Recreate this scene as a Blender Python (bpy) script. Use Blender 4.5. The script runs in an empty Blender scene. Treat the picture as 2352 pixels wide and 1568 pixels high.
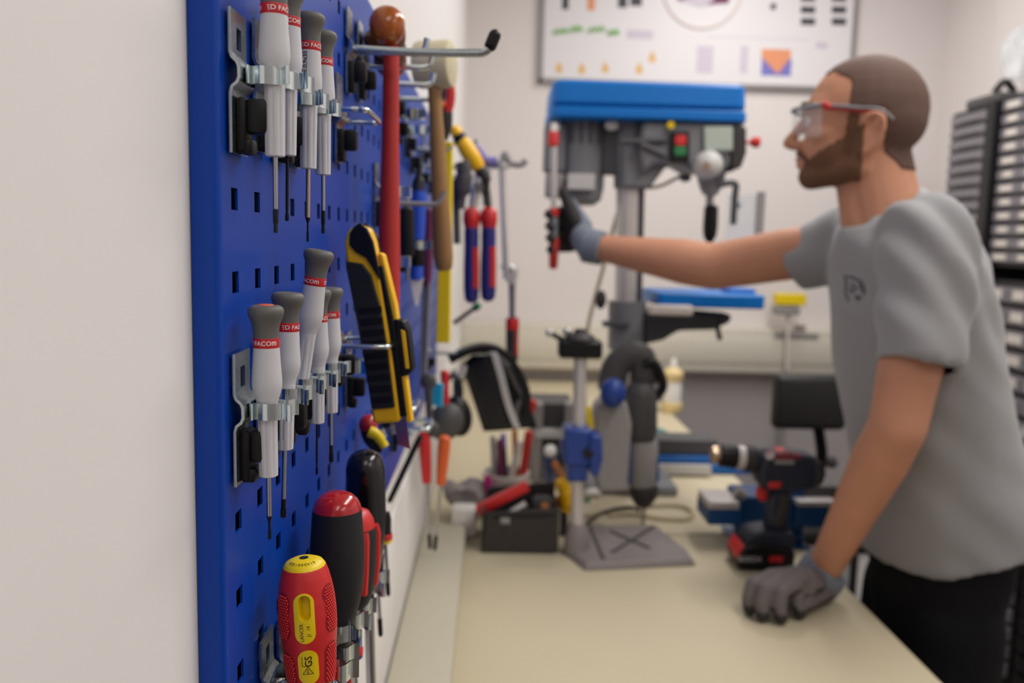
import bpy, bmesh, math, random
import numpy as np
from mathutils import Vector, Matrix, Quaternion, noise
from mathutils.bvhtree import BVHTree

random.seed(7)
S = bpy.context.scene
COL = S.collection

# ------------------------------------------------------------------ camera
F = 1980.0                                  # focal length in pixels of the 2352 wide frame
ROLL = 0.026
PITCH = math.atan(239.9 / F)
YAW = math.atan(47.3 * math.cos(PITCH) / F)
CAM = Vector((0.0, 0.0, 1.41))
RC = (Matrix.Rotation(-YAW, 3, 'Z') @ Matrix.Rotation(math.pi / 2 - PITCH, 3, 'X') @ Matrix.Rotation(ROLL, 3, 'Z'))
cd = bpy.data.cameras.new('camera')
cam = bpy.data.objects.new('camera', cd)
COL.objects.link(cam)
cam.matrix_world = Matrix.Translation(CAM) @ RC.to_4x4()
cd.sensor_width = 36.0
cd.lens = F / 2352 * 36.0
cd.clip_start = 0.02
cd.dof.use_dof = True
cd.dof.focus_distance = 0.445
cd.dof.aperture_fstop = 7.0
S.camera = cam

# ------------------------------------------------------------------ light and exposure
w = bpy.data.worlds.new('room_light')
S.world = w
w.use_nodes = True
bgn = w.node_tree.nodes['Background']
bgn.inputs['Color'].default_value = (0.93, 0.96, 1.0, 1)
bgn.inputs['Strength'].default_value = 0.55
S.view_settings.view_transform = 'Standard'
S.view_settings.look = 'None'
S.view_settings.gamma = 1.0
S.view_settings.exposure = 0.16


def area_light(name, loc, size, power, color=(1.0, 0.97, 0.94), rot=(0, 0, 0)):
    l = bpy.data.lights.new(name, 'AREA')
    l.shape = 'RECTANGLE'
    l.size, l.size_y = size
    l.energy = power
    l.color = color
    o = bpy.data.objects.new(name, l)
    o.location = loc
    o.rotation_euler = rot
    COL.objects.link(o)
    return o


area_light('ceiling_lamp', (0.95, 0.9, 2.72), (0.3, 1.4), 18)
area_light('ceiling_lamp', (0.95, 2.5, 2.72), (0.3, 1.4), 20.5)
area_light('ceiling_lamp', (1.5, -1.2, 2.72), (0.3, 1.4), 9)
area_light('ceiling_lamp', (0.3, -1.2, 2.72), (0.3, 1.4), 6)

# ------------------------------------------------------------------ helpers


def ray(px, py):
    return RC @ Vector(((px - 1176) / F, -(py - 784) / F, -1.0))


def P(px, py, Y):                            # point on the sight line at depth Y
    d = ray(px, py)
    return CAM + d * (Y / d.y)


def PZ(px, py, Z):
    d = ray(px, py)
    return CAM + d * ((Z - CAM.z) / d.z)


def PXP(px, py, X):
    d = ray(px, py)
    return CAM + d * ((X - CAM.x) / d.x)


def lin(c):
    c = c / 255.0
    return c / 12.92 if c <= 0.04045 else ((c + 0.055) / 1.055) ** 2.4


MATS = {}


def mat(name, rgb, rough=0.5, metal=0.0, var=0.06, scale=60.0, bump=0.0, trans=0.0, alpha=1.0, coat=0.0, spec=0.5, sheen=0.0, rvar=0.08):
    m = bpy.data.materials.new(name)
    m.use_nodes = True
    nt = m.node_tree
    b = nt.nodes['Principled BSDF']
    c = [lin(v) for v in rgb]
    tc = nt.nodes.new('ShaderNodeTexCoord')
    nz = nt.nodes.new('ShaderNodeTexNoise')
    nz.inputs['Scale'].default_value = scale
    nz.inputs['Detail'].default_value = 4.0
    nt.links.new(tc.outputs['Object'], nz.inputs['Vector'])
    mx = nt.nodes.new('ShaderNodeMix')
    mx.data_type = 'RGBA'
    mx.inputs[6].default_value = [max(0, v * (1 - var)) for v in c] + [1]
    mx.inputs[7].default_value = [min(1, v * (1 + var)) for v in c] + [1]
    nt.links.new(nz.outputs['Fac'], mx.inputs[0])
    nt.links.new(mx.outputs[2], b.inputs['Base Color'])
    mr = nt.nodes.new('ShaderNodeMapRange')
    mr.inputs[3].default_value = max(0.02, rough - rvar)
    mr.inputs[4].default_value = min(1.0, rough + rvar)
    nt.links.new(nz.outputs['Fac'], mr.inputs[0])
    nt.links.new(mr.outputs[0], b.inputs['Roughness'])
    b.inputs['Metallic'].default_value = metal
    b.inputs['Specular IOR Level'].default_value = spec
    if bump:
        bp = nt.nodes.new('ShaderNodeBump')
        bp.inputs['Strength'].default_value = bump
        bp.inputs['Distance'].default_value = 0.002
        nt.links.new(nz.outputs['Fac'], bp.inputs['Height'])
        nt.links.new(bp.outputs[0], b.inputs['Normal'])
    if trans:
        b.inputs['Transmission Weight'].default_value = trans
    if alpha < 1:
        b.inputs['Alpha'].default_value = alpha
    if coat:
        b.inputs['Coat Weight'].default_value = coat
        b.inputs['Coat Roughness'].default_value = 0.08
    if sheen:
        b.inputs['Sheen Weight'].default_value = sheen
    MATS[name] = m
    return m


def basis(axis):
    a = Vector(axis).normalized()
    h = Vector((0, 0, 1)) if abs(a.z) < 0.9 else Vector((0, 1, 0))
    u = h.cross(a).normalized()
    v = a.cross(u)
    return u, v, a


class MB:
    def __init__(self):
        self.bm = bmesh.new()

    def add(self, verts, faces, M=None):
        vs = [self.bm.verts.new((M @ Vector(v)) if M else v) for v in verts]
        for f in faces:
            try:
                self.bm.faces.new([vs[i] for i in f])
            except ValueError:
                pass
        return self

    def merge(self, other, M=None):
        other.verts.index_update()
        vs = [v.co.copy() for v in other.verts]
        fs = [[v.index for v in f.verts] for f in other.faces]
        return self.add(vs, fs, M)

    def box(self, c, s, rot=None, bev=0.0, seg=2):
        t = bmesh.new()
        bmesh.ops.create_cube(t, size=1.0)
        for v in t.verts:
            v.co = Vector((v.co.x * s[0], v.co.y * s[1], v.co.z * s[2]))
        if bev:
            bmesh.ops.bevel(t, geom=list(t.edges), offset=bev, segments=seg, profile=0.5, affect='EDGES')
        M = Matrix.Translation(Vector(c)) @ (rot.to_4x4() if rot is not None else Matrix.Identity(4))
        self.merge(t, M)
        t.free()
        return self

    def cyl(self, p0, p1, r0, r1=None, n=20, caps=True):
        r1 = r0 if r1 is None else r1
        p0, p1 = Vector(p0), Vector(p1)
        u, v, a = basis(p1 - p0)
        vs = []
        for p, r in ((p0, r0), (p1, r1)):
            for i in range(n):
                t = 2 * math.pi * i / n
                vs.append(p + (u * math.cos(t) + v * math.sin(t)) * r)
        fs = [(i, (i + 1) % n, n + (i + 1) % n, n + i) for i in range(n)]
        if caps:
            fs += [tuple(range(n))[::-1], tuple(range(n, 2 * n))]
        return self.add(vs, fs)

    def tube(self, pts, r, n=10, flat=None):
        pts = [Vector(p) for p in pts]
        m = len(pts)
        rs = r if isinstance(r, (list, tuple)) else [r] * m
        tang = []
        for i in range(m):
            a = pts[max(i - 1, 0)]
            b = pts[min(i + 1, m - 1)]
            tang.append((b - a).normalized())
        u, v, _ = basis(tang[0])
        vs = []
        for i in range(m):
            if i:
                q = tang[i - 1].rotation_difference(tang[i])
                u = q @ u
                v = q @ v
            for k in range(n):
                t = 2 * math.pi * k / n
                vs.append(pts[i] + (u * math.cos(t) + v * math.sin(t) * (flat or 1.0)) * rs[i])
        fs = []
        for i in range(m - 1):
            for k in range(n):
                k2 = (k + 1) % n
                fs.append((i * n + k, i * n + k2, (i + 1) * n + k2, (i + 1) * n + k))
        fs += [tuple(range(n))[::-1], tuple(range((m - 1) * n, m * n))]
        return self.add(vs, fs)

    def lathe(self, prof, o, axis, n=36, flute=0.0, nfl=8, squash=(1, 1)):
        o = Vector(o)
        u, v, a = basis(axis)
        vs, fs = [], []
        m = len(prof)
        for r, h, *fl in prof:
            for k in range(n):
                t = 2 * math.pi * k / n
                rr = r
                if fl:
                    rr = r * (1 - fl[0] * (0.5 + 0.5 * math.cos(nfl * t)) ** 3)
                vs.append(o + a * h + u * math.cos(t) * rr * squash[0] + v * math.sin(t) * rr * squash[1])
        for i in range(m - 1):
            for k in range(n):
                k2 = (k + 1) % n
                fs.append((i * n + k, i * n + k2, (i + 1) * n + k2, (i + 1) * n + k))
        fs += [tuple(range(n))[::-1], tuple(range((m - 1) * n, m * n))]
        return self.add(vs, fs)

    def ell(self, c, rad, rot=None, u=20, v=14):
        vs, fs = [], []
        c = Vector(c)
        for i in range(1, v):
            th = math.pi * i / v
            for k in range(u):
                ph = 2 * math.pi * k / u
                p = Vector((rad[0] * math.sin(th) * math.cos(ph), rad[1] * math.sin(th) * math.sin(ph), rad[2] * math.cos(th)))
                vs.append(c + (rot @ p if rot is not None else p))
        top = c + (rot @ Vector((0, 0, rad[2])) if rot is not None else Vector((0, 0, rad[2])))
        vs += [top, 2 * c - top]
        for i in range(v - 2):
            for k in range(u):
                k2 = (k + 1) % u
                fs.append((i * u + k, (i + 1) * u + k, (i + 1) * u + k2, i * u + k2))
        T, B = len(vs) - 2, len(vs) - 1
        for k in range(u):
            k2 = (k + 1) % u
            fs.append((T, k, k2))
            fs.append((B, (v - 2) * u + k2, (v - 2) * u + k))
        return self.add(vs, fs)

    def caps(self, p0, p1, r0, r1=None):       # tapered capsule
        r1 = r0 if r1 is None else r1
        self.cyl(p0, p1, r0, r1, n=18)
        self.ell(p0, (r0,) * 3, u=18, v=12)
        self.ell(p1, (r1,) * 3, u=18, v=12)
        return self

    def prism(self, poly, M, th):              # poly in local xy, thickness along local z (centred)
        n = len(poly)
        vs = [M @ Vector((x, y, -th / 2)) for x, y in poly] + [M @ Vector((x, y, th / 2)) for x, y in poly]
        fs = [tuple(range(n))[::-1], tuple(range(n, 2 * n))]
        fs += [(i, (i + 1) % n, n + (i + 1) % n, n + i) for i in range(n)]
        return self.add(vs, fs)

    def ribbon(self, path, wid, wdir, th):     # flat strip bent along a path, width along wdir
        path = [Vector(p) for p in path]
        wdir = Vector(wdir).normalized()
        m = len(path)
        vs = []
        for i in range(m):
            t = (path[min(i + 1, m - 1)] - path[max(i - 1, 0)]).normalized()
            nn = t.cross(wdir).normalized()
            for a, b in ((-1, -1), (1, -1), (1, 1), (-1, 1)):
                vs.append(path[i] + wdir * (a * wid / 2) + nn * (b * th / 2))
        fs = []
        for i in range(m - 1):
            for k in range(4):
                k2 = (k + 1) % 4
                fs.append((i * 4 + k, i * 4 + k2, (i + 1) * 4 + k2, (i + 1) * 4 + k))
        fs += [(3, 2, 1, 0), tuple(range((m - 1) * 4, m * 4))]
        return self.add(vs, fs)

    def build(self, name, m, parent=None, ws=True, smooth=True, ang=0.7, bev=0.0):
        bm = self.bm
        bmesh.ops.recalc_face_normals(bm, faces=list(bm.faces))
        if smooth:
            for f in bm.faces:
                f.smooth = True
            for e in bm.edges:
                if len(e.link_faces) == 2:
                    e.smooth = e.calc_face_angle(0) < ang
        me = bpy.data.meshes.new(name)
        o = bpy.data.objects.new(name, me)
        COL.objects.link(o)
        if parent is not None:
            o.parent = parent
            if ws:
                bm.transform(wmat(parent).inverted())
        else:
            xs = [v.co for v in bm.verts]
            lo = Vector([min(v[i] for v in xs) for i in range(3)])
            hi = Vector([max(v[i] for v in xs) for i in range(3)])
            b = Vector(((lo.x + hi.x) / 2, (lo.y + hi.y) / 2, lo.z))
            bm.transform(Matrix.Translation(-b))
            o.location = b
        bm.to_mesh(me)
        bm.free()
        me.materials.append(MATS[m] if isinstance(m, str) else m)
        if bev:
            md = o.modifiers.new('bevel', 'BEVEL')
            md.width = bev
            md.segments = 2
            md.limit_method = 'ANGLE'
        return o


def wmat(o):
    M = Matrix.Identity(4)
    while o is not None:
        M = (Matrix.Translation(o.location) @ o.rotation_euler.to_matrix().to_4x4()) @ M
        o = o.parent
    return M


def tag(o, label, cat, group=None, kind=None):
    if label:
        o['label'] = label
    if cat:
        o['category'] = cat
    if group:
        o['group'] = group
    if kind:
        o['kind'] = kind
    return o


def thing(name, label, cat, loc, rot=None, group=None):
    o = bpy.data.objects.new(name, None)
    o.empty_display_size = 0.02
    COL.objects.link(o)
    o.location = loc
    if rot is not None:
        o.rotation_euler = rot.to_euler() if hasattr(rot, 'to_euler') else rot
    return tag(o, label, cat, group)


def struct(o):
    o['kind'] = 'structure'
    return o


def text_bm(s, size, bold=False, ext=0.0):
    cu = bpy.data.curves.new('lettering', 'FONT')
    cu.body = s
    cu.size = size
    cu.resolution_u = 3
    cu.align_x = 'CENTER'
    cu.align_y = 'CENTER'
    if bold:
        cu.offset = size * 0.010
    o = bpy.data.objects.new('lettering', cu)
    COL.objects.link(o)
    bpy.context.view_layer.update()
    me = o.to_mesh()
    b = bmesh.new()
    b.from_mesh(me)
    o.to_mesh_clear()
    bpy.data.objects.remove(o)
    bpy.data.curves.remove(cu)
    return b


def rot_to(axis, up=(0, 0, 1)):
    """Rotation whose local z is axis and local x leans to +X."""
    z = Vector(axis).normalized()
    x = Vector((1, 0, 0)) - z * z.x
    x.normalize()
    y = z.cross(x)
    return Matrix((x, y, z)).transposed()


def frame(o, x, y):
    """4x4 with local x, y along the given vectors."""
    x = Vector(x).normalized()
    y = Vector(y)
    y = (y - x * y.dot(x)).normalized()
    z = x.cross(y)
    M = Matrix((x, y, z)).transposed().to_4x4()
    M.translation = Vector(o)
    return M


def arc(c, r, a0, a1, n, ux, uy):
    c, ux, uy = Vector(c), Vector(ux), Vector(uy)
    return [c + ux * (r * math.cos(a0 + (a1 - a0) * i / n)) + uy * (r * math.sin(a0 + (a1 - a0) * i / n)) for i in range(n + 1)]


def smooth_path(pts, k=6):
    pts = [Vector(p) for p in pts]
    out = []
    n = len(pts)
    for i in range(n - 1):
        p0, p1, p2, p3 = pts[max(i - 1, 0)], pts[i], pts[i + 1], pts[min(i + 2, n - 1)]
        for j in range(k):
            t = j / k
            out.append(0.5 * ((2 * p1) + (p2 - p0) * t + (2 * p0 - 5 * p1 + 4 * p2 - p3) * t * t + (3 * p1 - p0 - 3 * p2 + p3) * t ** 3))
    out.append(pts[-1])
    return out


# ------------------------------------------------------------------ materials
mat('wall_paint', (231, 228, 225), 0.85, var=0.02, scale=9, bump=0.06)
mat('wall_back_paint', (226, 219, 217), 0.85, var=0.02, scale=6, bump=0.05)
mat('duct_beige', (190, 184, 164), 0.5, var=0.03)
mat('grey_paint_and_shade', (176, 170, 170), 0.8, var=0.03, scale=6)  # painted shade for the lower back wall; plain grey on front wall and baseboard
mat('ceiling_paint', (235, 235, 233), 0.9)
mat('floor_vinyl', (104, 88, 78), 0.55, var=0.12, scale=14)
mat('duct_plastic', (214, 208, 194), 0.45, var=0.02)
mat('board_blue', (0, 62, 164), 0.40, var=0.05, scale=900, bump=0.05, spec=0.28)
mat('zinc', (180, 190, 193), 0.27, metal=1.0, var=0.05, scale=160)
mat('zinc_bright', (214, 226, 228), 0.18, metal=1.0, var=0.12, scale=120)
mat('steel', (176, 176, 178), 0.25, metal=1.0)
mat('steel_gold', (196, 172, 148), 0.28, metal=1.0)
mat('black_steel', (30, 28, 28), 0.42, metal=0.6)
mat('black_plastic', (11, 11, 12), 0.45, spec=0.35)
mat('black_gloss', (14, 14, 16), 0.2, coat=0.3)
mat('black_rubber', (30, 31, 34), 0.6, spec=0.4)
mat('grip_grey', (203, 203, 207), 0.5, var=0.03, bump=0.03, scale=300)
mat('cap_grey', (98, 96, 92), 0.6, var=0.05, bump=0.05, scale=400)
mat('band_red', (196, 26, 34), 0.45)
mat('ink_white', (240, 238, 236), 0.5)
mat('ink_black', (24, 22, 22), 0.5)
mat('orange_plastic', (222, 98, 40), 0.5)
mat('red_plastic', (206, 40, 40), 0.42, var=0.04)
mat('field_red', (150, 16, 24), 0.5)
mat('red_gloss', (178, 24, 30), 0.18, coat=0.4)
mat('yellow_plastic', (240, 208, 6), 0.42)
mat('yellow_warm', (250, 192, 10), 0.45)
mat('hammer_red', (190, 44, 38), 0.5, var=0.10, scale=40)
mat('amber', (168, 84, 4), 0.2, var=0.55, scale=90, coat=0.3)
mat('brown_worn', (104, 62, 44), 0.55, var=0.25, scale=50)
mat('nylon', (206, 196, 164), 0.55, var=0.12, scale=40)
mat('wood', (156, 116, 66), 0.55, var=0.18, scale=30)
mat('blue_plastic', (40, 84, 206), 0.42)
mat('navy_plastic', (44, 42, 120), 0.45)
mat('cyan_plastic', (40, 178, 214), 0.45)
mat('press_blue', (0, 110, 194), 0.42, var=0.05, spec=0.3)
mat('press_grey', (122, 124, 128), 0.5, var=0.06)
mat('press_dark', (70, 70, 74), 0.5)
mat('cast_grey', (132, 124, 122), 0.55, var=0.12, scale=50)
mat('column_steel', (206, 201, 198), 0.35, metal=0.3)
mat('light_grey', (200, 198, 196), 0.5)
mat('mid_grey', (150, 146, 144), 0.55)
mat('dark_grey', (74, 72, 72), 0.55)
mat('charcoal', (48, 44, 44), 0.6)
mat('screen_green', (176, 188, 176), 0.3)
mat('green_button', (40, 120, 70), 0.45)
mat('green_tip', (30, 120, 80), 0.5)
mat('bench_top', (206, 194, 164), 0.6, var=0.02, scale=12)
mat('bench_edge', (196, 184, 150), 0.6)
mat('stand_blue', (30, 62, 140), 0.4)
mat('vise_blue', (0, 66, 120), 0.45, var=0.08)
mat('vise_bright', (0, 96, 176), 0.45)
mat('drill_navy', (26, 33, 50), 0.5)
mat('drill_blue', (20, 66, 112), 0.5)
mat('teal_mat', (60, 124, 116), 0.6)
mat('white_plastic', (236, 232, 226), 0.4)
mat('cream_label', (230, 204, 146), 0.5)
mat('magenta_plastic', (176, 24, 116), 0.45)
mat('copper', (190, 124, 70), 0.4, metal=0.4)
mat('skin', (195, 139, 110), 0.55, var=0.10, scale=26, spec=0.35)
mat('hair', (94, 70, 60), 0.8, var=0.12, scale=300)
mat('beard', (106, 72, 50), 0.85, var=0.25, scale=260, bump=0.3)
mat('shirt', (151, 151, 152), 0.9, var=0.08, scale=240, sheen=0.25, spec=0.2)
mat('trousers', (20, 20, 22), 0.9, var=0.15, scale=200, spec=0.2)
mat('glove_grey', (102, 95, 95), 0.75, var=0.10, scale=200, bump=0.2)
mat('glove_black', (40, 36, 36), 0.7, var=0.10, scale=200)
mat('glove_cuff', (118, 126, 138), 0.85, var=0.08, scale=200)
mat('lens_clear', (235, 240, 245), 0.10, alpha=0.13)
mat('clear_plastic', (225, 232, 236), 0.08, alpha=0.35)
mat('frame_grey', (130, 134, 140), 0.4)
mat('eye_white', (225, 220, 214), 0.3)
mat('iris', (70, 56, 44), 0.3)
mat('lips', (176, 108, 92), 0.5)
mat('cabinet_black', (22, 21, 26), 0.5)
mat('drawer_grey', (122, 118, 124), 0.4, var=0.05)
mat('label_white', (216, 208, 200), 0.5, var=0.1)
mat('chair_black', (22, 22, 23), 0.5)
mat('paper', (226, 223, 226), 0.5, var=0.01)
mat('ink_green', (150, 200, 130), 0.6)
mat('ink_orange', (226, 150, 110), 0.6)
mat('ink_violet', (120, 116, 190), 0.6)
mat('ink_purple', (112, 40, 84), 0.6)
mat('ink_lilac', (206, 196, 210), 0.6)
mat('ink_amber', (224, 180, 110), 0.6)
mat('ink_ring', (222, 210, 206), 0.6)
mat('ink_dark', (66, 64, 72), 0.6)
mat('aluminium', (150, 146, 146), 0.45, metal=0.5)

# ------------------------------------------------------------------ room shell
WX, BX = -0.132, -0.119                     # left wall plane, board front plane
YB = 3.70                                   # back wall plane
WR = 1.87                                   # right wall plane


def slab(name, m, lo, hi):
    lo, hi = Vector(lo), Vector(hi)
    return struct(MB().box((lo + hi) / 2, hi - lo).build(name, m, smooth=False))


slab('wall_left', 'wall_paint', (WX - 0.1, -2.6, 0), (WX, YB + 0.1, 2.8))
slab('wall_back', 'wall_back_paint', (WX, YB, 0), (WR, YB + 0.1, 2.8))
slab('wall_front', 'grey_paint_and_shade', (WX - 0.1, -2.6, 0), (WR + 0.1, -2.5, 2.8))
slab('wall_right', 'wall_back_paint', (WR, -2.6, 0), (WR + 0.1, YB + 0.1, 2.8))
slab('floor', 'floor_vinyl', (WX - 0.1, -2.6, -0.08), (WR + 0.1, YB + 0.1, 0))
slab('ceiling', 'ceiling_paint', (WX - 0.1, -2.6, 2.8), (WR + 0.1, YB + 0.1, 2.86))
slab('lower_wall_shade', 'grey_paint_and_shade', (WX, YB - 0.004, 0), (WR, YB, CAM.z - 0.575))  # shade below the trunking put into the colour, as a flat grey panel
# cable trunking on the back wall and, thinner, on the left wall
tb = MB()
tb.box((0.87, YB - 0.045, CAM.z - 0.455), (2.0 - 0.004, 0.082, 0.19), bev=0.006)
tb.box((0.87, YB - 0.088, CAM.z - 0.455), (2.0 - 0.004, 0.006, 0.11), bev=0.002)
struct(tb.build('trim_2', 'duct_plastic'))
tl = MB()
tl.box((WX + 0.002, 2.0, CAM.z - 0.478), (0.004, 3.2, 0.20), bev=0.002)
struct(tl.build('trim_3', 'wall_paint'))
slab('trim_4', 'wall_back_paint', (WR - 0.02, 3.10, 0), (WR, 3.30, 2.8))
slab('baseboard_back', 'grey_paint_and_shade', (WX, YB - 0.016, 0), (WR - 0.02, YB - 0.004, 0.08))

# ------------------------------------------------------------------ perforated board
B0, B1 = 0.380, 1.866
ZT, ZB = CAM.z + 0.212, CAM.z - 0.302
HOLE0 = PXP(538.5, 457, BX)                 # centre of a hole in the first column
pitch = 0.038


def make_board():
    root = thing('perforated_board', 'blue perforated steel tool board hanging on the white left wall', 'tool board', ((WX + BX) / 2, (B0 + B1) / 2, ZB))
    ys, zs = [B0 + 0.003], [ZB + 0.003]
    yc = []
    k = 0
    while HOLE0.y + k * pitch < B1 - 0.012:
        yc.append(HOLE0.y + k * pitch)
        k += 1
    zc = []
    k = -20
    while k < 20:
        z = HOLE0.z + k * pitch
        if ZB + 0.012 < z < ZT - 0.012:
            zc.append(z)
        k += 1
    hh = 0.005
    for y in yc:
        ys += [y - hh, y + hh]
    ys.append(B1 - 0.003)
    for z in zc:
        zs += [z - hh, z + hh]
    zs.append(ZT - 0.003)
    b = bmesh.new()
    g = [[b.verts.new((BX, y, z)) for z in zs] for y in ys]
    for i in range(len(ys) - 1):
        for j in range(len(zs) - 1):
            if i % 2 == 1 and j % 2 == 1:
                continue
            b.faces.new((g[i][j], g[i + 1][j], g[i + 1][j + 1], g[i][j + 1]))
    ret = bmesh.ops.extrude_face_region(b, geom=list(b.faces))
    for v in ret['geom']:
        if isinstance(v, bmesh.types.BMVert):
            v.co.x -= 0.0012
    m = MB()
    m.bm.free()
    m.bm = b
    m.build('perforated_sheet', 'board_blue', root, smooth=False)
    MB().box((BX - 0.0062, (B0 + B1) / 2, (ZT + ZB) / 2), (0.0016, B1 - B0 - 0.02, ZT - ZB - 0.02)).build('backing_panel', 'black_plastic', root, smooth=False)
    # folded edges: rounded corner strip and return flange on four sides
    d = BX - WX
    pr = [(0, 0)] + [(-0.003 * (1 - math.cos(t)), 0.003 * math.sin(t)) for t in [math.pi / 12 * i for i in range(1, 7)]] + [(-d + 0.0005, 0.003)]
    e = MB()
    near = [Vector((BX + a, B0 + 0.003 - c, 0)) for a, c in pr]
    far = [Vector((BX + a, B1 - 0.003 + c, 0)) for a, c in pr]
    top = [Vector((BX + a, 0, ZT - 0.003 + c)) for a, c in pr]
    bot = [Vector((BX + a, 0, ZB + 0.003 - c)) for a, c in pr]

    def sweep(path, d0, d1):
        vs = [p + d0 for p in path] + [p + d1 for p in path]
        n = len(path)
        e.add(vs, [(i, i + 1, n + i + 1, n + i) for i in range(n - 1)])
    sweep(near, Vector((0, 0, ZB + 0.0005)), Vector((0, 0, ZT - 0.0005)))
    sweep(far, Vector((0, 0, ZB + 0.0005)), Vector((0, 0, ZT - 0.0005)))
    sweep(top, Vector((0, B0 + 0.0005, 0)), Vector((0, B1 - 0.0005, 0)))
    sweep(bot, Vector((0, B0 + 0.0005, 0)), Vector((0, B1 - 0.0005, 0)))
    e.build('folded_rim', 'board_blue', root)
    return root


board = make_board()

# ------------------------------------------------------------------ tool clips on the board


def tool_clip(y, z, label, size=1.0, holes=True, off=0.0155, group='spring tool clips on the blue board', spring=True, dark=False):
    """Zinc plate with a slot and a jog, C-shaped spring and black locking wedge; z is where the spring grips."""
    r = thing('tool_clip', label, 'tool clip', (BX, y, z), group=group)
    t, wp = 0.0013, 0.0235
    # plate profile in x (out) / z
    prof = [(0.0022, 0.0275), (0.0022, 0.0085), (0.0060, 0.0045), (0.0062, -0.0035), (0.0022, -0.0075), (0.0022, -0.0345)]
    m = MB()
    path = []
    for i, (x, zz) in enumerate(prof):
        path.append(Vector((x, 0, zz)))
    # upper plate with slot: built as two rails and bridges
    def strip(p0, p1, y0, y1):
        a, b2 = Vector((p0[0], 0, p0[1])), Vector((p1[0], 0, p1[1]))
        m.ribbon([a + Vector((0, (y0 + y1) / 2, 0)), b2 + Vector((0, (y0 + y1) / 2, 0))], abs(y1 - y0), (0, 1, 0), t)
    h = wp / 2
    strip((0.0022, 0.0275), (0.0022, 0.0205), -h, h)
    strip((0.0022, 0.0205), (0.0022, 0.0110), -h, -0.0035)
    strip((0.0022, 0.0205), (0.0022, 0.0110), 0.0035, h)
    m.ribbon([Vector((x, 0, zz)) for x, zz in [(0.0022, 0.0110), (0.0022, 0.0088), (0.0030, 0.0066), (0.0052, 0.0046), (0.0060, 0.0025), (0.0061, -0.0020), (0.0052, -0.0042), (0.0030, -0.0060), (0.0022, -0.0085), (0.0022, -0.0345)]], wp, (0, 1, 0), t)
    m.build('plate', 'zinc', r, ws=False, ang=0.9)
    # pins through the holes
    q = MB()
    q.box((-0.001, 0, 0.024), (0.006, 0.006, 0.005))
    q.build('hook_pin', 'zinc', r, ws=False)
    # spring
    if spring:
        s = size
        rr = 0.0058 * s
        cx = off
        arm = [(0.0068, 0.0002), (0.0074, 0.0052 * s), (0.0088 if s < 1.2 else 0.010, 0.0068 * s), (cx - rr * 1.15, 0.0042 * s), (cx - rr * 0.65, rr * 0.98), (cx, rr * 1.16), (cx + rr * 0.7, rr * 0.92), (cx + rr * 1.12, 0.0038 * s), (cx + rr * 1.40, 0.0046 * s), (cx + rr * 1.65, 0.0074 * s), (cx + rr * 2.0, 0.0080 * s)]
        sp = MB()
        for sg in (1, -1):
            sp.ribbon(smooth_path([(x, sg * yy, 0) for x, yy in arm], 5), 0.0078 * (s if s < 1.3 else 1.35), (0, 0, 1), 0.0009)
        sp.build('spring', 'zinc_bright', r, ws=False, ang=1.0)
    # locking wedge
    k = MB()
    k.box((0.0050, 0, -0.0215), (0.0045, 0.0125, 0.0240), bev=0.0015)
    k.box((0.0108, 0.0005, -0.0175), (0.0105, 0.0090, 0.0155), bev=0.0022)
    k.box((0.0062, 0, -0.0310), (0.0065, 0.0105, 0.0070), bev=0.0015)
    k.build('locking_wedge', 'black_plastic', r, ws=False)
    return r


# ------------------------------------------------------------------ precision screwdrivers
CAPP = [(0.0032, 0.0002), (0.0046, -0.0003), (0.0064, 0.0000), (0.0077, 0.0009), (0.0083, 0.0022), (0.0082, 0.0036), (0.0077, 0.0052), (0.0070, 0.0068), (0.0064, 0.0086), (0.0060, 0.0106), (0.00585, 0.0128), (0.0059, 0.0150)]
BODYP = [(0.0060, 0.0194), (0.0061, 0.0215), (0.0064, 0.0270), (0.0068, 0.0325), (0.0070, 0.0358), (0.0069, 0.0378), (0.0064, 0.0404), (0.0056, 0.0430), (0.0050, 0.0448), (0.0048, 0.0462)]
GRIPP = [(0.0047, 0.0462), (0.0047, 0.0480, 0.0), (0.0046, 0.0500, 0.10), (0.0045, 0.0650, 0.12), (0.0044, 0.0790, 0.10), (0.0043, 0.0808, 0.0), (0.0038, 0.0812)]


def wrap_text(s, size, radius_at, z_mid, ang, vertical=False, off=0.00010, bold=True, wx=1.0):
    """Lettering bent round the handle; local +z runs down the tool."""
    if s == 'FACOM':                           # wide rounded last letter
        b = text_bm('FACO', size, bold)
        m_ = text_bm('m', size * 1.34, bold)
        x1 = max(v.co.x for v in b.verts)
        y0 = min(v.co.y for v in b.verts)
        mx, my = min(v.co.x for v in m_.verts), min(v.co.y for v in m_.verts)
        vs_ = [Vector(((v.co.x - mx) * 0.80 + x1 + size * 0.10, v.co.y - my + y0 + size * 0.01, 0)) for v in m_.verts]
        nv = [b.verts.new(p) for p in vs_]
        m_.verts.index_update()
        for f in m_.faces:
            b.faces.new([nv[v.index] for v in f.verts])
        c_ = (min(v.co.x for v in b.verts) + max(v.co.x for v in b.verts)) / 2
        for v in b.verts:
            v.co.x -= c_
    else:
        b = text_bm(s, size, bold)
    bmesh.ops.subdivide_edges(b, edges=[e for e in b.edges if e.calc_length() > size * 0.25], cuts=2)
    bmesh.ops.triangulate(b, faces=list(b.faces))
    for v in b.verts:
        x, y = v.co.x * wx, v.co.y
        if vertical:
            x, y = -y, x
        zz = z_mid - y
        r = radius_at(zz) + off
        a = -(ang + x / r)
        v.co = Vector((r * math.sin(a), -r * math.cos(a), zz))
    return b


def prof_r(prof):
    hs = [p[1] for p in prof]
    rs = [p[0] for p in prof]
    return lambda z: float(np.interp(z, hs, rs))


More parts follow.
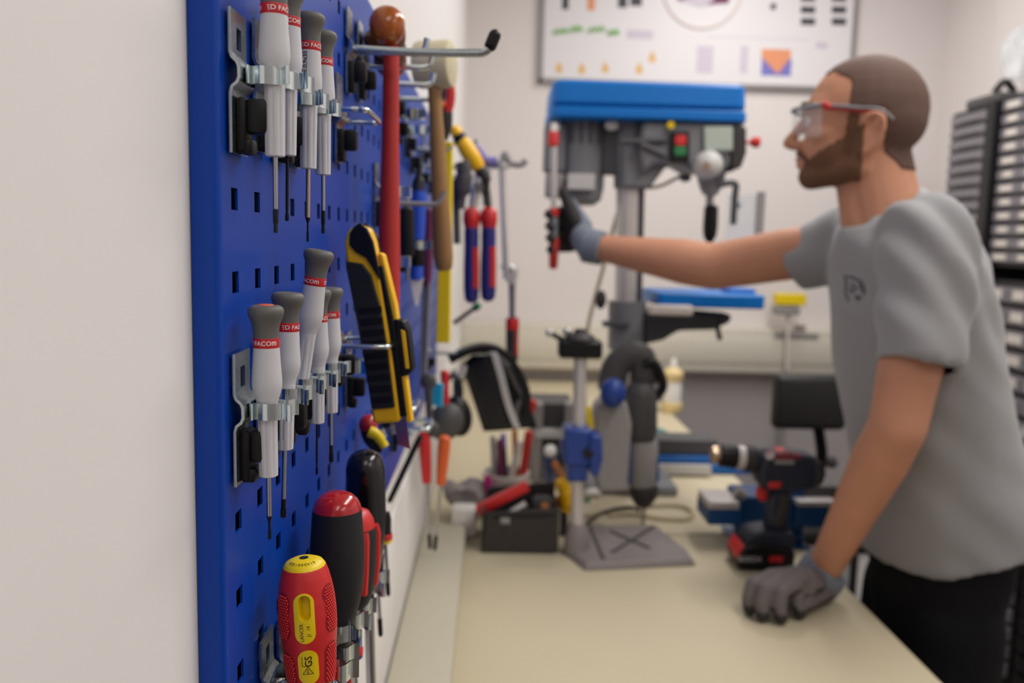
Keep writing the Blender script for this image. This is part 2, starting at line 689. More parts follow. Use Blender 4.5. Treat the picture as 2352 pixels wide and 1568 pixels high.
def precision_driver(bottom, top, label, band_turn=0.0, blade=0.019, tip=0.011, shaft='steel', blade_r=0.0012, tip_r=0.0009, tip_kind='flat', disc=False, side_text=None, side_ang=0.0, extra=None):
    """bottom/top: world points on the axis (end of the grip, top of the cap)."""
    bottom, top = Vector(bottom), Vector(top)
    ax = (bottom - top).normalized()
    L = 0.0812
    o = bottom - ax * L
    z = ax
    # local y points away from the camera so that angle 0 faces the viewer side
    y = Vector((0, 1, 0))
    y = (y - z * y.dot(z)).normalized()
    x = y.cross(z)
    R = Matrix((x, y, z)).transposed()
    if R.determinant() < 0:
        R = Matrix((-x, y, z)).transposed()
    r = thing('precision_screwdriver', label, 'screwdriver', o, R, 'precision screwdrivers in the clips')
    O, A = (0, 0, 0), (0, 0, 1)
    MB().lathe(CAPP, O, A, n=40).build('turning_cap', 'cap_grey', r, ws=False)
    if disc:
        MB().lathe([(0.0001, -0.0006), (0.0034, -0.0006), (0.0036, -0.0002)], O, A).build('cap_disc', 'orange_plastic', r, ws=False)
    h = MB()
    h.lathe(BODYP, O, A, n=40)
    h.lathe(GRIPP, O, A, n=64)
    hd = h.build('handle', 'grip_grey', r, ws=False, ang=0.5)
    bd = MB().lathe([(0.00600, 0.0149), (0.00606, 0.0151), (0.00606, 0.0193), (0.0060, 0.0195)], O, A, n=40).build('colour_band', 'band_red', r, ws=False, ang=0.5)
    # repeated lettering round the band
    lt = MB()
    for k in range(2):
        a = band_turn + k * math.pi
        lt.merge(wrap_text('FACOM', 0.0029, wx=1.10, radius_at= lambda zz: 0.00606, z_mid=0.0172, ang=a))
        lt.merge(wrap_text('D', 0.0029, wx=1.2, radius_at= lambda zz: 0.00606, z_mid=0.0172, ang=a - 1.27))
        for j in range(3):
            t = bmesh.new()
            wd = 0.0011 - 0.0002 * j
            for i in range(5):
                for yy in (-0.00018, 0.00018):
                    t.verts.new((-wd + wd * i / 4, yy, 0))
            t.verts.ensure_lookup_table()
            for i in range(4):
                t.faces.new((t.verts[2 * i], t.verts[2 * i + 2], t.verts[2 * i + 3], t.verts[2 * i + 1]))
            for v in t.verts:
                aa = -(a - 1.53 + v.co.x / 0.00614)
                v.co = Vector((0.00614 * math.sin(aa), -0.00614 * math.cos(aa), 0.0172 - 0.0009 + 0.0009 * j - v.co.y))
            lt.merge(t)
            t.free()
    lt.build('band_lettering', 'ink_white', bd, ws=False, smooth=False)
    if side_text:
        MB().merge(wrap_text(side_text, 0.0032, prof_r(BODYP), 0.0275, side_ang, vertical=True)).build('size_lettering', 'ink_black', hd, ws=False, smooth=False)
    sh = MB().cyl((0, 0, 0.0805), (0, 0, 0.0812 + blade), blade_r, n=16).build('shaft', shaft, r, ws=False)
    t = MB()
    z0 = 0.0812 + blade
    if tip_kind == 'flat':
        t.lathe([(blade_r * 1.02, z0), (blade_r * 1.02, z0 + 0.0008), (tip_r, z0 + 0.003), (tip_r, z0 + tip * 0.6)], O, A, n=14)
        t.box((0, 0, z0 + tip * 0.8), (tip_r * 2.6, tip_r * 0.8, tip * 0.42), bev=tip_r * 0.1)
    elif tip_kind == 'cross':
        t.lathe([(blade_r * 1.08, z0), (blade_r * 1.08, z0 + tip * 0.55), (tip_r, z0 + tip * 0.85), (0.0002, z0 + tip)], O, A, n=8)
        t.box((0, 0, z0 + tip * 0.7), (blade_r * 2.4, blade_r * 0.5, tip * 0.42))
        t.box((0, 0, z0 + tip * 0.7), (blade_r * 0.5, blade_r * 2.4, tip * 0.42))
    else:
        t.lathe([(blade_r, z0), (blade_r * 1.1, z0 + 0.001), (blade_r * 1.1, z0 + tip * 0.55), (tip_r, z0 + tip * 0.68), (tip_r * 1.25, z0 + tip * 0.74), (tip_r * 1.25, z0 + tip)], O, A, n=6)
    t.build('blade_tip', 'black_steel', r, ws=False)
    return r


DC = [HOLE0.y + pitch * k for k in range(0, 40)]
# upper row: x of grip bottom, y of grip bottom, x of the cap top
U = [(632, 360, 627, -40), (665, 358, 672, -20), (708, 388, 723, 35), (742, 402, 755, 70)]
precision_driver(P(632, 360, DC[0]), P(629, -40, DC[0]), 'nearest pale grey precision screwdriver of the top row, cap cut off by the picture edge', 1.45, blade=0.0235, tip=0.0108, tip_kind='star', tip_r=0.0008, blade_r=0.00115)
precision_driver(P(660, 358, DC[1]), P(662, -12, DC[1]), 'second precision screwdriver of the top row with a thin all black blade', 0.5, blade=0.024, tip=0.008, shaft='black_steel', blade_r=0.0008, tip_r=0.0007, side_text='84E.2,5x35', side_ang=0.15)
precision_driver(P(708, 388, DC[2]), P(711, 35, DC[2]), 'precision screwdriver of the top row with a coppery blade and size print', 1.25, blade=0.026, tip=0.013, shaft='steel_gold', blade_r=0.00125, tip_r=0.0005, side_text='84E.0,9x35', side_ang=-0.12)
precision_driver(P(742, 402, DC[3]), P(741, 72, DC[3]), 'farthest precision screwdriver of the top row beside the double prong holder', 0.35, blade=0.0205, tip=0.0135, tip_kind='star', tip_r=0.0009, blade_r=0.0012)
# lower row
precision_driver(P(617, 1093, DC[0]), P(610, 690, DC[0]), 'nearest precision screwdriver of the lower row with an orange disc in its cap', 0.17, blade=0.0195, tip=0.0115, tip_kind='flat', tip_r=0.0006, disc=True)
precision_driver(P(654, 1031, DC[1]), P(662, 660, DC[1]), 'precision screwdriver of the lower row with a cross tip, second from the near edge', 1.5, blade=0.0265, tip=0.0110, tip_kind='cross', tip_r=0.0008)
precision_driver(P(687, 905, DC[2]), P(739, 538, DC[2]), 'tilted precision screwdriver standing higher than the others of the lower row', -0.35, blade=0.012, tip=0.012, tip_kind='star', tip_r=0.0009)
precision_driver(P(728, 971, DC[3]), P(729, 655, DC[3]), 'lower row precision screwdriver half hidden by the tilted one, long thin black blade', 1.2, blade=0.022, tip=0.010, shaft='black_steel', blade_r=0.0007, tip_r=0.0006)
precision_driver(P(760, 947, DC[4]), P(758, 648, DC[4]), 'farthest precision screwdriver of the lower row beside the yellow cutter', -0.1, blade=0.0215, tip=0.0125, tip_kind='cross', tip_r=0.0009)

# clips that hold them (z of the spring)
UO = [('nearest', 'the first screwdriver of the top row', 172), ('second', 'the black bladed screwdriver of the top row', 183), ('third', 'the coppery bladed screwdriver of the top row', 222), ('fourth', 'the farthest screwdriver of the top row', 243)]
for k, (nm, wh, py) in enumerate(UO):
    px = [632, 668, 714, 750][k]
    tool_clip(DC[k], P(px, py, DC[k]).z - 0.0012, 'zinc spring clip with black wedge holding ' + wh)
LO = [('the orange-disc screwdriver of the lower row', 616, 940), ('the cross tip screwdriver of the lower row', 660, 905), ('the tilted screwdriver of the lower row', 694, 882), ('the half hidden screwdriver of the lower row', 733, 868), ('the farthest screwdriver of the lower row', 763, 845)]
for k, (wh, px, py) in enumerate(LO):
    tool_clip(DC[k], P(px, py, DC[k]).z, 'zinc spring clip with black wedge holding ' + wh)

# ------------------------------------------------------------------ insulated red screwdriver
VP = [(0.0002, -0.0002), (0.0062, 0.0002), (0.0092, 0.0016), (0.0112, 0.0042), (0.0126, 0.0085), (0.0138, 0.0140), (0.0148, 0.0210), (0.0152, 0.0280), (0.0152, 0.0360), (0.0148, 0.0420), (0.0140, 0.0480), (0.0138, 0.0530), (0.0132, 0.0600), (0.0122, 0.0680), (0.0112, 0.0760), (0.0108, 0.0840), (0.0112, 0.0900), (0.0120, 0.0940), (0.0110, 0.0960)]


def surf_patch(prof, fpoly, off, n=28):
    """stadium patch laid on a turned surface. fpoly: list of (arc offset s, z); ang centre passed inside."""
    rr = prof_r(prof)
    return rr


def stadium(cx, cz, hw, hl, n=16):
    pts = []
    for i in range(n + 1):
        a = math.pi * i / n
        pts.append((cx + hw * math.cos(a), cz - (hl - hw) - hw * math.sin(a)))
    for i in range(n + 1):
        a = math.pi + math.pi * i / n
        pts.append((cx + hw * math.cos(a), cz + (hl - hw) - hw * math.sin(a)))
    return pts


def on_surf(prof, ang, s, z, off):
    r = prof_r(prof)(z)
    a = -(ang + s / r)
    return Vector(((r + off) * math.sin(a), -(r + off) * math.cos(a), z))


def inlay(prof, ang, cz, hw, hl, off, hole=None):
    m = MB()
    outer = stadium(0, cz, hw, hl)
    if hole:
        inner = stadium(hole[0], hole[1], hole[2], hole[3])
    else:
        inner = [(x * 0.5, cz + (z - cz) * 0.6) for x, z in outer]
    n = len(outer)
    k = 3
    vs, fs = [], []
    rim = [(x * 1.03, cz + (z - cz) * 1.01) for x, z in outer]
    for x, z in rim:
        vs.append(on_surf(prof, ang, x, z, -0.0003))
    for q in range(k + 1):
        t = q / k
        for (x0, z0), (x1, z1) in zip(outer, inner):
            vs.append(on_surf(prof, ang, x0 + (x1 - x0) * t, z0 + (z1 - z0) * t, off))
    for q in range(k + 1):
        for i in range(n):
            fs.append((q * n + i, q * n + (i + 1) % n, (q + 1) * n + (i + 1) % n, (q + 1) * n + i))
    if hole:
        # walls of the hanging hole going in
        base = len(vs)
        for dep in (0.0035, 0.007):
            for x, z in inner:
                vs.append(on_surf(prof, ang, x * (1 - dep * 20), z, off - dep))
        L = (k + 1) * n
        for q, st in enumerate((L, base)):
            for i in range(n):
                a0 = st + i
                a1 = st + (i + 1) % n
                b0 = base + q * n + i
                b1 = base + q * n + (i + 1) % n
                fs.append((a0, a1, b1, b0))
        fs.append(tuple(base + n + i for i in range(n)))
    else:
        fs.append(tuple((k + 1) * n + i for i in range(n)))
    m.add(vs, fs)
    return m


D_R = DC[1]
top_r = P(698, 1281, D_R)
low_r = P(717, 1568, D_R)
axr = (low_r - top_r).normalized()
yy = Vector((0, 1, 0))
yy = (yy - axr * yy.dot(axr)).normalized()
xx = yy.cross(axr)
if Matrix((xx, yy, axr)).transposed().determinant() < 0:
    xx = -xx
vde = thing('insulated_screwdriver', 'red and yellow insulated screwdriver with dimpled grip at the bottom of the board', 'screwdriver', top_r, Matrix((xx, yy, axr)).transposed())
O, A = (0, 0, 0), (0, 0, 1)
# red shell with the hanging hole left open on the viewer side
shell = MB()
rr = prof_r(VP)
zs_ = [0.0018] + [0.0030 + 0.0007 * i for i in range(130)] + [0.0942, 0.0960]
shell.lathe([(rr(z), z) for z in zs_], O, A, n=120)
ANG = 0.12
kill = []
for f in shell.bm.faces:
    c = f.calc_center_median()
    if c.y < 0 and len(f.verts) == 4:
        a = -math.atan2(c.x, -c.y) - ANG
        s = a * rr(c.z) - 0.0003
        if (s / 0.0037) ** 2 + (max(0, abs(c.z - 0.0215) - 0.0035) / 0.0037) ** 2 < 1:
            kill.append(f)
bmesh.ops.delete(shell.bm, geom=kill, context='FACES')
vh = shell.build('handle', 'red_plastic', vde, ws=False)
cp = MB().lathe([(0.0002, -0.0004), (0.0045, 0.0000), (0.0064, 0.0004), (0.0096, 0.0019), (0.0109, 0.0037), (0.0112, 0.0046), (0.0100, 0.0050)], O, A, n=48).build('end_cap', 'yellow_plastic', vde, ws=False)
MB().lathe([(0.0001, -0.0005), (0.0024, -0.0003), (0.0026, 0.0003)], O, A, n=20).build('cap_recess', 'ink_black', cp, ws=False)
cl = MB()
for k, ch in enumerate('VDE1000V19'):
    b = text_bm(ch, 0.0024, True)
    a0 = -0.95 + 0.21 * k
    for v in b.verts:
        x, y = v.co.x, v.co.y
        rad = 0.0078 - y
        a = -(a0 + x / rad)
        zz = float(np.interp(rad, [0.0064, 0.0096, 0.0109], [0.0004, 0.0019, 0.0037])) - 0.0001
        v.co = Vector((rad * math.sin(a), -rad * math.cos(a), zz))
    cl.merge(b)
cl.build('cap_lettering', 'ink_black', cp, ws=False, smooth=False)
lp = inlay(VP, ANG, 0.0272, 0.0052, 0.0132, 0.0004, hole=(0.0003, 0.0215, 0.0031, 0.0066)).build('hanging_panel', 'yellow_plastic', vde, ws=False)
lp2 = inlay(VP, ANG + 0.02, 0.0540, 0.0052, 0.0096, 0.0004).build('mark_panel', 'yellow_plastic', vde, ws=False)


def vde_text(s, size, z, sx, off=0.00055, bold=False, par=lp, name='lettering'):
    b = text_bm(s, size, bold)
    for v in b.verts:
        x, y = v.co.x, v.co.y
        x, y = -y, x
        v.co = on_surf(VP, ANG, x + sx, z - y, off)
    return MB().merge(b).build(name, 'ink_black', par, ws=False, smooth=False)


vde_text('LANCER', 0.0026, 0.0342, -0.0016)
vde_text('J1  19', 0.0025, 0.0336, 0.0019)
vde_text('GS', 0.0050, 0.0505, 0.0007, bold=True, par=lp2, name='safety_mark')
# triangle mark below
tm = MB()
for (a, b2) in (((-0.0026, 0.0575), (0.0026, 0.0575)), ((-0.0026, 0.0575), (0, 0.0535)), ((0.0026, 0.0575), (0, 0.0535)), ((-0.0026, 0.0478), (-0.0026, 0.0530)), ((-0.0026, 0.0530), (0.0004, 0.0530))):
    pts = [on_surf(VP, ANG, a[0] + (b2[0] - a[0]) * t / 3, a[1] + (b2[1] - a[1]) * t / 3, 0.0005) for t in range(4)]
    tm.tube(pts, 0.00014, n=5)
tm.merge((lambda b: ([setattr(v, 'co', on_surf(VP, ANG, -v.co.y * 1 + 0.0, 0.0561 - v.co.x, 0.00055)) for v in b.verts], b)[1])(text_bm('VDE', 0.0014, True)))
tm.build('triangle_mark', 'ink_black', lp2, ws=False, smooth=False)
# dimpled grip zones: rows of little domes in four fields
for (ac, z0, z1, hw) in ((-0.74, 0.0150, 0.0385, 0.0044), (-0.74, 0.0475, 0.0660, 0.0044), (1.18, 0.0130, 0.0375, 0.0044), (1.14, 0.0440, 0.0660, 0.0044)):
    m = MB()
    cz, hl = (z0 + z1) / 2, (z1 - z0) / 2
    j = 0
    z = z0
    while z <= z1:
        s = -hw
        while s <= hw:
            so = s + (0.0007 if j % 2 else 0)
            if (so / hw) ** 4 + ((z - cz) / hl) ** 4 < 0.98:
                c = on_surf(VP, ac, so, z, 0.0003)
                m.ell(c, (0.00072,) * 3, u=8, v=6)
            s += 0.00150
        z += 0.00145
        j += 1
    dg_ = m.build('dimpled_grip', 'red_plastic', vde, ws=False)
    inlay(VP, ac, cz, hw * 1.18, hl * 1.06, 0.00015).build('grip_field', 'field_red', dg_, ws=False)
MB().cyl((0, 0, 0.095), (0, 0, 0.19), 0.0036, n=16).build('shaft', 'red_plastic', vde, ws=False)
tool_clip(DC[1] + 0.002, P(640, 1545, DC[1]).z - 0.006, 'large zinc spring clip holding the red and yellow insulated screwdriver', size=2.0, off=0.026)


# ------------------------------------------------------------------ other large screwdrivers
def turned_tool(name, label, cat, top, low, parts, group=None):
    """parts: (part name, material, profile list, squash)"""
    top, low = Vector(top), Vector(low)
    ax = (low - top).normalized()
    r = thing(name, label, cat, top, rot_to(ax), group)
    for nm, m, prof in parts:
        MB().lathe(prof, O, A, n=40).build(nm, m, r, ws=False, ang=0.6)
    return r


D = DC[3]
t1 = turned_tool('screwdriver', 'stout black screwdriver with a glossy red domed cap above the yellow capped one', 'screwdriver', P(774, 1128, D), P(776, 1440, D), [
    ('end_cap', 'red_gloss', [(0.0002, 0.0), (0.0055, 0.0006), (0.0095, 0.0025), (0.0125, 0.0052), (0.0142, 0.0085), (0.0148, 0.0115), (0.0140, 0.0118)]),
    ('handle', 'black_rubber', [(0.0138, 0.0108), (0.0149, 0.0112), (0.0152, 0.0150), (0.0158, 0.0240), (0.0166, 0.0340), (0.0168, 0.0430), (0.0164, 0.0520), (0.0156, 0.0610), (0.0142, 0.0690), (0.0122, 0.0770), (0.0105, 0.0830), (0.0090, 0.0850)]),
    ('shaft', 'steel', [(0.0035, 0.084), (0.0035, 0.150), (0.0030, 0.156)])])
D = DC[4] + 0.005
t2 = turned_tool('screwdriver', 'red and black striped screwdriver mostly hidden behind the red domed one', 'screwdriver', P(812, 1165, D), P(806, 1390, D), [
    ('end_cap', 'red_plastic', [(0.0002, 0.0), (0.0060, 0.0008), (0.0105, 0.003), (0.0135, 0.008), (0.0145, 0.013)]),
    ('handle', 'black_rubber', [(0.0145, 0.0128), (0.0158, 0.018), (0.0160, 0.040), (0.0150, 0.056), (0.0120, 0.066), (0.010, 0.068)]),
    ('shaft', 'steel', [(0.0035, 0.067), (0.0035, 0.13)])])
s = MB()
for a in (0.9, 2.2, -0.4):
    pr = [(0.0145, 0.0135), (0.0160, 0.019), (0.0162, 0.040), (0.0152, 0.055)]
    pts = [Vector(((r_ + 0.0002) * math.cos(a), (r_ + 0.0002) * math.sin(a), z)) for r_, z in pr]
    s.tube(pts, 0.0030, n=8)
s.build('red_stripe', 'red_plastic', t2, ws=False)
D = DC[6]
t3 = turned_tool('screwdriver', 'tall glossy black screwdriver handle behind the red domed one', 'screwdriver', P(838, 1033, D), P(846, 1330, D), [
    ('handle', 'black_gloss', [(0.0002, 0.0), (0.0062, 0.0008), (0.0105, 0.0034), (0.0132, 0.0080), (0.0145, 0.0135), (0.0148, 0.025, 0.03), (0.0147, 0.050, 0.06), (0.0138, 0.066, 0.06), (0.0118, 0.080, 0.05), (0.0092, 0.092, 0.0), (0.0070, 0.098)]),
    ('shaft', 'steel', [(0.0038, 0.097), (0.0038, 0.19)])])
# big clips with black rubber bands
def big_clip(k, py, px, label, D=None):
    D = DC[k] if D is None else D
    z = P(px, py, D).z
    c = tool_clip(D, z, label, size=1.7, off=0.0245)
    m = MB()
    m.ribbon(smooth_path([(0.012, -0.011, -0.010), (0.022, -0.0135, -0.010), (0.031, -0.010, -0.009), (0.034, -0.004, -0.008)], 5), 0.006, (0, 0, 1), 0.0018)
    m.build('rubber_pad', 'black_plastic', c, ws=False)
    return c
big_clip(3, 1442, 790, 'large zinc spring clip holding the red domed screwdriver')
big_clip(4, 1408, 815, 'large zinc spring clip holding the red and black striped screwdriver')
big_clip(6, 1338, 850, 'large zinc spring clip holding the tall glossy black screwdriver')
big_clip(2, 1520, 770, 'low zinc spring clip just right of the red and yellow screwdriver')
# small drivers seen beyond the clips
for (px, py, D, c1, c2, lab) in ((812, 1495, DC[5], 'red_plastic', 'navy_plastic', 'small red and blue screwdriver low on the board between big clips'),
                                 (884, 1245, DC[9], 'red_plastic', 'yellow_plastic', 'small screwdriver with red and yellow collar beyond the glossy black one'),
                                 (866, 1330, DC[8], 'blue_plastic', 'dark_grey', 'small blue collared screwdriver low on the board beyond the black one')):
    turned_tool('small_screwdriver', lab, 'screwdriver', P(px - 3, py - 70, D), P(px + 6, py + 90, D), [
        ('handle', 'black_plastic' if c1 != 'red_plastic' or c2 != 'navy_plastic' else 'red_plastic', [(0.0005, 0), (0.0055, 0.001), (0.0065, 0.006), (0.0058, 0.018), (0.0062, 0.020)]),
        ('collar', c1, [(0.0062, 0.0198), (0.0068, 0.021), (0.0066, 0.025), (0.0060, 0.0255)]),
        ('ring', c2, [(0.0060, 0.0254), (0.0062, 0.0275), (0.0045, 0.029)]),
        ('shaft', 'steel', [(0.0017, 0.0285), (0.0017, 0.062)]),
        ('blade_tip', 'black_steel', [(0.0021, 0.0618), (0.0021, 0.076), (0.0012, 0.078)])])
    tool_clip(D, P(px, py - 45, D).z, 'small zinc clip holding the ' + lab.split(' low ')[0].split(' with ')[0].replace('small ', 'little ') + (' with red and yellow collar' if 'collar beyond' in lab else ''))

# ------------------------------------------------------------------ hooks and loops on the board


def hook_plate(r, y, z, mname='zinc'):
    """plate, pin and wedge shared by hooks (local to root at (BX, y, z))."""
    t, wp = 0.0013, 0.0235
    m = MB()
    m.ribbon([Vector((x, 0, zz)) for x, zz in [(0.0022, 0.030), (0.0022, 0.0088), (0.0030, 0.0066), (0.0052, 0.0046), (0.0060, 0.0025), (0.0061, -0.0020), (0.0052, -0.0042), (0.0030, -0.0060), (0.0022, -0.0085), (0.0022, -0.0345)]], wp, (0, 1, 0), t)
    m.build('plate', mname, r, ws=False, ang=0.9)
    MB().box((-0.001, 0, 0.024), (0.006, 0.006, 0.005)).build('hook_pin', mname, r, ws=False)
    k = MB()
    k.box((0.0050, 0, -0.0215), (0.0045, 0.0125, 0.0240), bev=0.0015)
    k.box((0.0108, 0.0005, -0.0175), (0.0105, 0.0090, 0.0155), bev=0.0022)
    k.build('locking_wedge', 'black_plastic', r, ws=False)


def straight_hook(y, z, pts, rad, label, tip=None, mname='zinc'):
    r = thing('tool_hook', label, 'hook', (BX, y, z), group='hooks and loops on the blue board')
    hook_plate(r, y, z)
    MB().tube(smooth_path(pts, 6), rad, n=12).build('rod', mname, r)
    if tip:
        MB().caps(tip[0], tip[1], rad * 1.5).build('end_cap', 'black_plastic', r)
    return r


def wire_loop(y0, y1, xe, z, rad, label, plate=True, open_end=False):
    """rectangular wire loop leaving the board at depths y0 and y1."""
    r = thing('wire_holder', label, 'tool holder', (BX, (y0 + y1) / 2, z), group='hooks and loops on the blue board')
    if plate:
        hook_plate(r, (y0 + y1) / 2, z)
    m = MB()
    c = 0.006
    xb = BX + 0.004
    if not open_end:
        m.tube(smooth_path([(xb, y0, z), (xe - 0.02, y0, z), (xe - c, y0, z), (xe, y0 + c, z), (xe, y1 - c, z), (xe - c, y1, z), (xe - 0.02, y1, z), (xb, y1, z)], 5), rad, n=10)
    else:
        for yq, sgn in ((y0, 1), (y1, -1)):
            m.tube(smooth_path([(xb, yq, z), (xe - 0.02, yq, z), (xe - c, yq, z), (xe, yq, z + c * 0.5), (xe + 0.002, yq, z + c * 2)], 5), rad, n=10)
    m.tube([(xb, y0, z), (xb, y1, z)], rad, n=8)
    m.build('wire', 'zinc_bright', r)
    return r


Z0 = CAM.z
D = 0.700
zz = P(825, 113, D).z
straight_hook(D, zz, [(BX + 0.006, D, zz), (BX + 0.05, D, zz - 0.001), P(1085, 122, D), P(1113, 119, D), P(1128, 104, D), P(1132, 97, D)], 0.0033, 'long straight hook with a black end cap at the top of the board', tip=(P(1127, 104, D), P(1136, 82, D)))
D = 0.95
zz = P(925, 467, D).z
straight_hook(D, zz, [(BX + 0.006, D, zz), (BX + 0.03, D, zz), P(995, 469, D), P(1010, 462, D), P(1021, 440, D)], 0.0026, 'short upturned hook crossing in front of the wooden mallet handle', mname='mid_grey')
wire_loop(0.62, 0.69, -0.0912, Z0 + 0.0855, 0.0021, 'empty zinc wire loop beside the farthest top row screwdriver')
wire_loop(0.622, 0.672, -0.0745, Z0 - 0.0815, 0.0020, 'zinc wire loop round the yellow and black snap-off cutter')
wire_loop(0.725, 0.785, -0.060, Z0 + 0.146, 0.0026, 'zinc prongs under the red handled hammer head', open_end=True)
wire_loop(0.945, 1.045, -0.070, Z0 + 0.158, 0.0030, 'zinc prongs under the white mallet head', open_end=True)
wire_loop(0.90, 0.95, -0.080, P(930, 940, 0.9).z, 0.0028, 'zinc wire loop low on the board by the cutter blade')
wire_loop(1.00, 1.05, -0.072, P(955, 985, 1.0).z, 0.0030, 'pale wire loop above the red handled pliers')

# ------------------------------------------------------------------ soft faced hammer
D = 0.755
hm = thing('hammer', 'red handled hammer with a translucent amber head hung at the top of the board', 'hammer', P(890, 818, D))
hp = [(0.0066, 0.0), (0.0068, 0.02), (0.0074, 0.08), (0.0084, 0.13), (0.0094, 0.17), (0.0098, 0.22), (0.0099, 0.26), (0.0094, 0.277), (0.0070, 0.281)]
top_h, low_h = P(899, 108, D), P(891, 818, D)
Lh = (low_h - top_h).length
MB().lathe([(r_, h_ * Lh / 0.281) for r_, h_ in hp], top_h, low_h - top_h, n=28).build('handle', 'hammer_red', hm)
hc = P(893, 99, D + 0.03)
ha = Vector((0.08, -0.97, 0.16)).normalized()
MB().lathe([(0.0145, -0.040), (0.0150, -0.038), (0.0150, -0.012), (0.0125, -0.010), (0.0125, 0.010), (0.0150, 0.012), (0.0152, 0.026), (0.0145, 0.028)], hc, ha, n=32).build('head', 'brown_worn', hm)
MB().ell(P(882, 100, D + 0.02), (0.018, 0.022, 0.012), Matrix.Rotation(0.25, 3, 'Y')).build('collar', 'brown_worn', hm)
fc = MB().lathe([(0.0140, 0.0265), (0.0148, 0.030), (0.0150, 0.040), (0.0140, 0.046), (0.0110, 0.050), (0.0060, 0.052), (0.0003, 0.0525)], hc, ha, n=32).build('striking_face', 'amber', hm)
MB().lathe([(0.0140, -0.0385), (0.0150, -0.044), (0.0140, -0.052), (0.0060, -0.057), (0.0003, -0.0575)], hc, ha, n=32).build('striking_face', 'amber', hm)

# ------------------------------------------------------------------ white mallet
D = 0.995
ml = thing('mallet', 'off-white nylon mallet with a brown wooden handle', 'mallet', P(1020, 625, D))
a, b = P(996, 165, D), P(1020, 622, D)
L = (b - a).length
MB().lathe([(0.0075, 0.0), (0.0078, 0.05 * L / 0.23), (0.0088, 0.35 * L), (0.0098, 0.6 * L), (0.0112, 0.82 * L), (0.0112, 0.93 * L), (0.0095, 0.985 * L), (0.006, L)], a, b - a, n=24).build('handle', 'wood', ml)
mc = P(998, 148, D)
MB().lathe([(0.020, -0.0215), (0.0245, -0.0200), (0.0262, -0.0150), (0.0255, 0.0), (0.0262, 0.0150), (0.0245, 0.0200), (0.020, 0.0215)], mc, Vector((0.97, -0.22, 0.02)), n=32).build('head', 'nylon', ml)

# ------------------------------------------------------------------ snap-off cutter
D = 0.648
kn = thing('snap_off_cutter', 'yellow and black snap-off cutter held upright in a wire loop', 'cutter', P(905, 1010, D))
ca, cb = P(838, 520, D), P(893, 968, D)
ax = (cb - ca).normalized()
side = Vector((0.988, -0.13, 0))
side = (side - ax * side.dot(ax)).normalized()
MK = frame(ca, ax, side)
MKi = MK.copy()
LK = (cb - ca).length


def kp(pts, th, off=0.0):
    m = MB()
    Mo = MK @ Matrix.Translation((0, 0, off))
    m.prism(pts, Mo, th)
    return m


outl = [(-0.002, -0.004), (0.0015, -0.0115), (0.010, -0.0155), (0.028, -0.0158), (0.070, -0.0128), (LK * 0.8, -0.0105), (LK - 0.004, -0.011), (LK, -0.0095), (LK, 0.0100), (LK - 0.004, 0.0112), (LK * 0.72, 0.0112), (0.085, 0.0108), (0.040, 0.0092), (0.012, 0.0070), (0.002, 0.0045)]
kp(outl, 0.013).build('body', 'yellow_warm', kn, bev=0.0025, ang=0.5)
# dark grips standing proud of both faces
grip = [(0.024, -0.0150), (0.030, -0.0156), (0.070, -0.0126), (LK * 0.8, -0.0103), (LK - 0.012, -0.0098), (LK - 0.012, 0.0082), (LK * 0.6, 0.0080), (0.060, 0.0066), (0.036, 0.0026), (0.027, -0.0030)]
tipg = [(-0.0030, -0.0010), (0.000, -0.0066), (0.004, -0.0098), (0.012, -0.0112), (0.018, -0.0070), (0.023, 0.0005), (0.038, 0.0076), (0.040, 0.0095), (0.012, 0.0072), (0.002, 0.0040)]
grp = MB()
for sg in (1, -1):
    g = kp(grip, 0.003, sg * 0.0074)
    grp.merge(g.bm)
grp.build('side_grip', 'black_rubber', kn, bev=0.0012)
tg = MB()
for sg in (1, -1):
    tg.merge(kp(tipg, 0.003, sg * 0.0074).bm)
tg.build('end_grip', 'black_plastic', kn, bev=0.001)
# ribs across the grip
rb = MB()
for k in range(9):
    xk = LK * 0.40 + k * 0.0085
    for sg in (1, -1):
        rb.merge(kp([(xk, -0.0095), (xk + 0.0045, -0.0092), (xk + 0.0045, 0.0075), (xk, 0.0075)], 0.0012, sg * 0.0090).bm)
rb.build('grip_rib', 'black_plastic', kn)
# slider and rail
kp([(0.030, 0.0075), (0.080, 0.0102), (LK - 0.004, 0.0108), (LK - 0.004, 0.0160), (0.080, 0.0155), (0.030, 0.0115)], 0.0125).build('slide_rail', 'black_plastic', kn, bev=0.001)
sl = kp([(0.070, 0.0150), (0.072, 0.0225), (0.080, 0.0250), (0.108, 0.0250), (0.113, 0.0220), (0.114, 0.0150)], 0.013).build('slider', 'black_plastic', kn, bev=0.0015)
kp([(0.078, 0.0196), (0.108, 0.0196), (0.108, 0.0226), (0.080, 0.0226)], 0.0145).build('slider_insert', 'yellow_warm', sl, bev=0.0005)
kp([(0.020, 0.0090), (0.070, 0.0140), (LK + 0.001, 0.0148), (LK + 0.001, 0.0188), (LK * 0.75, 0.0186), (0.060, 0.0172), (0.022, 0.0125)], 0.0095).build('rail_edge', 'yellow_warm', kn, bev=0.001)
kp([(LK - 0.01, 0.0035), (LK + 0.018, 0.0050), (LK + 0.0225, 0.0140), (LK - 0.01, 0.0140)], 0.0012).build('blade', 'steel', kn)
kp([(LK - 0.002, 0.0010), (LK + 0.010, 0.0015), (LK + 0.010, 0.0045), (LK - 0.002, 0.0045)], 0.004).build('blade_guide', 'mid_grey', kn)

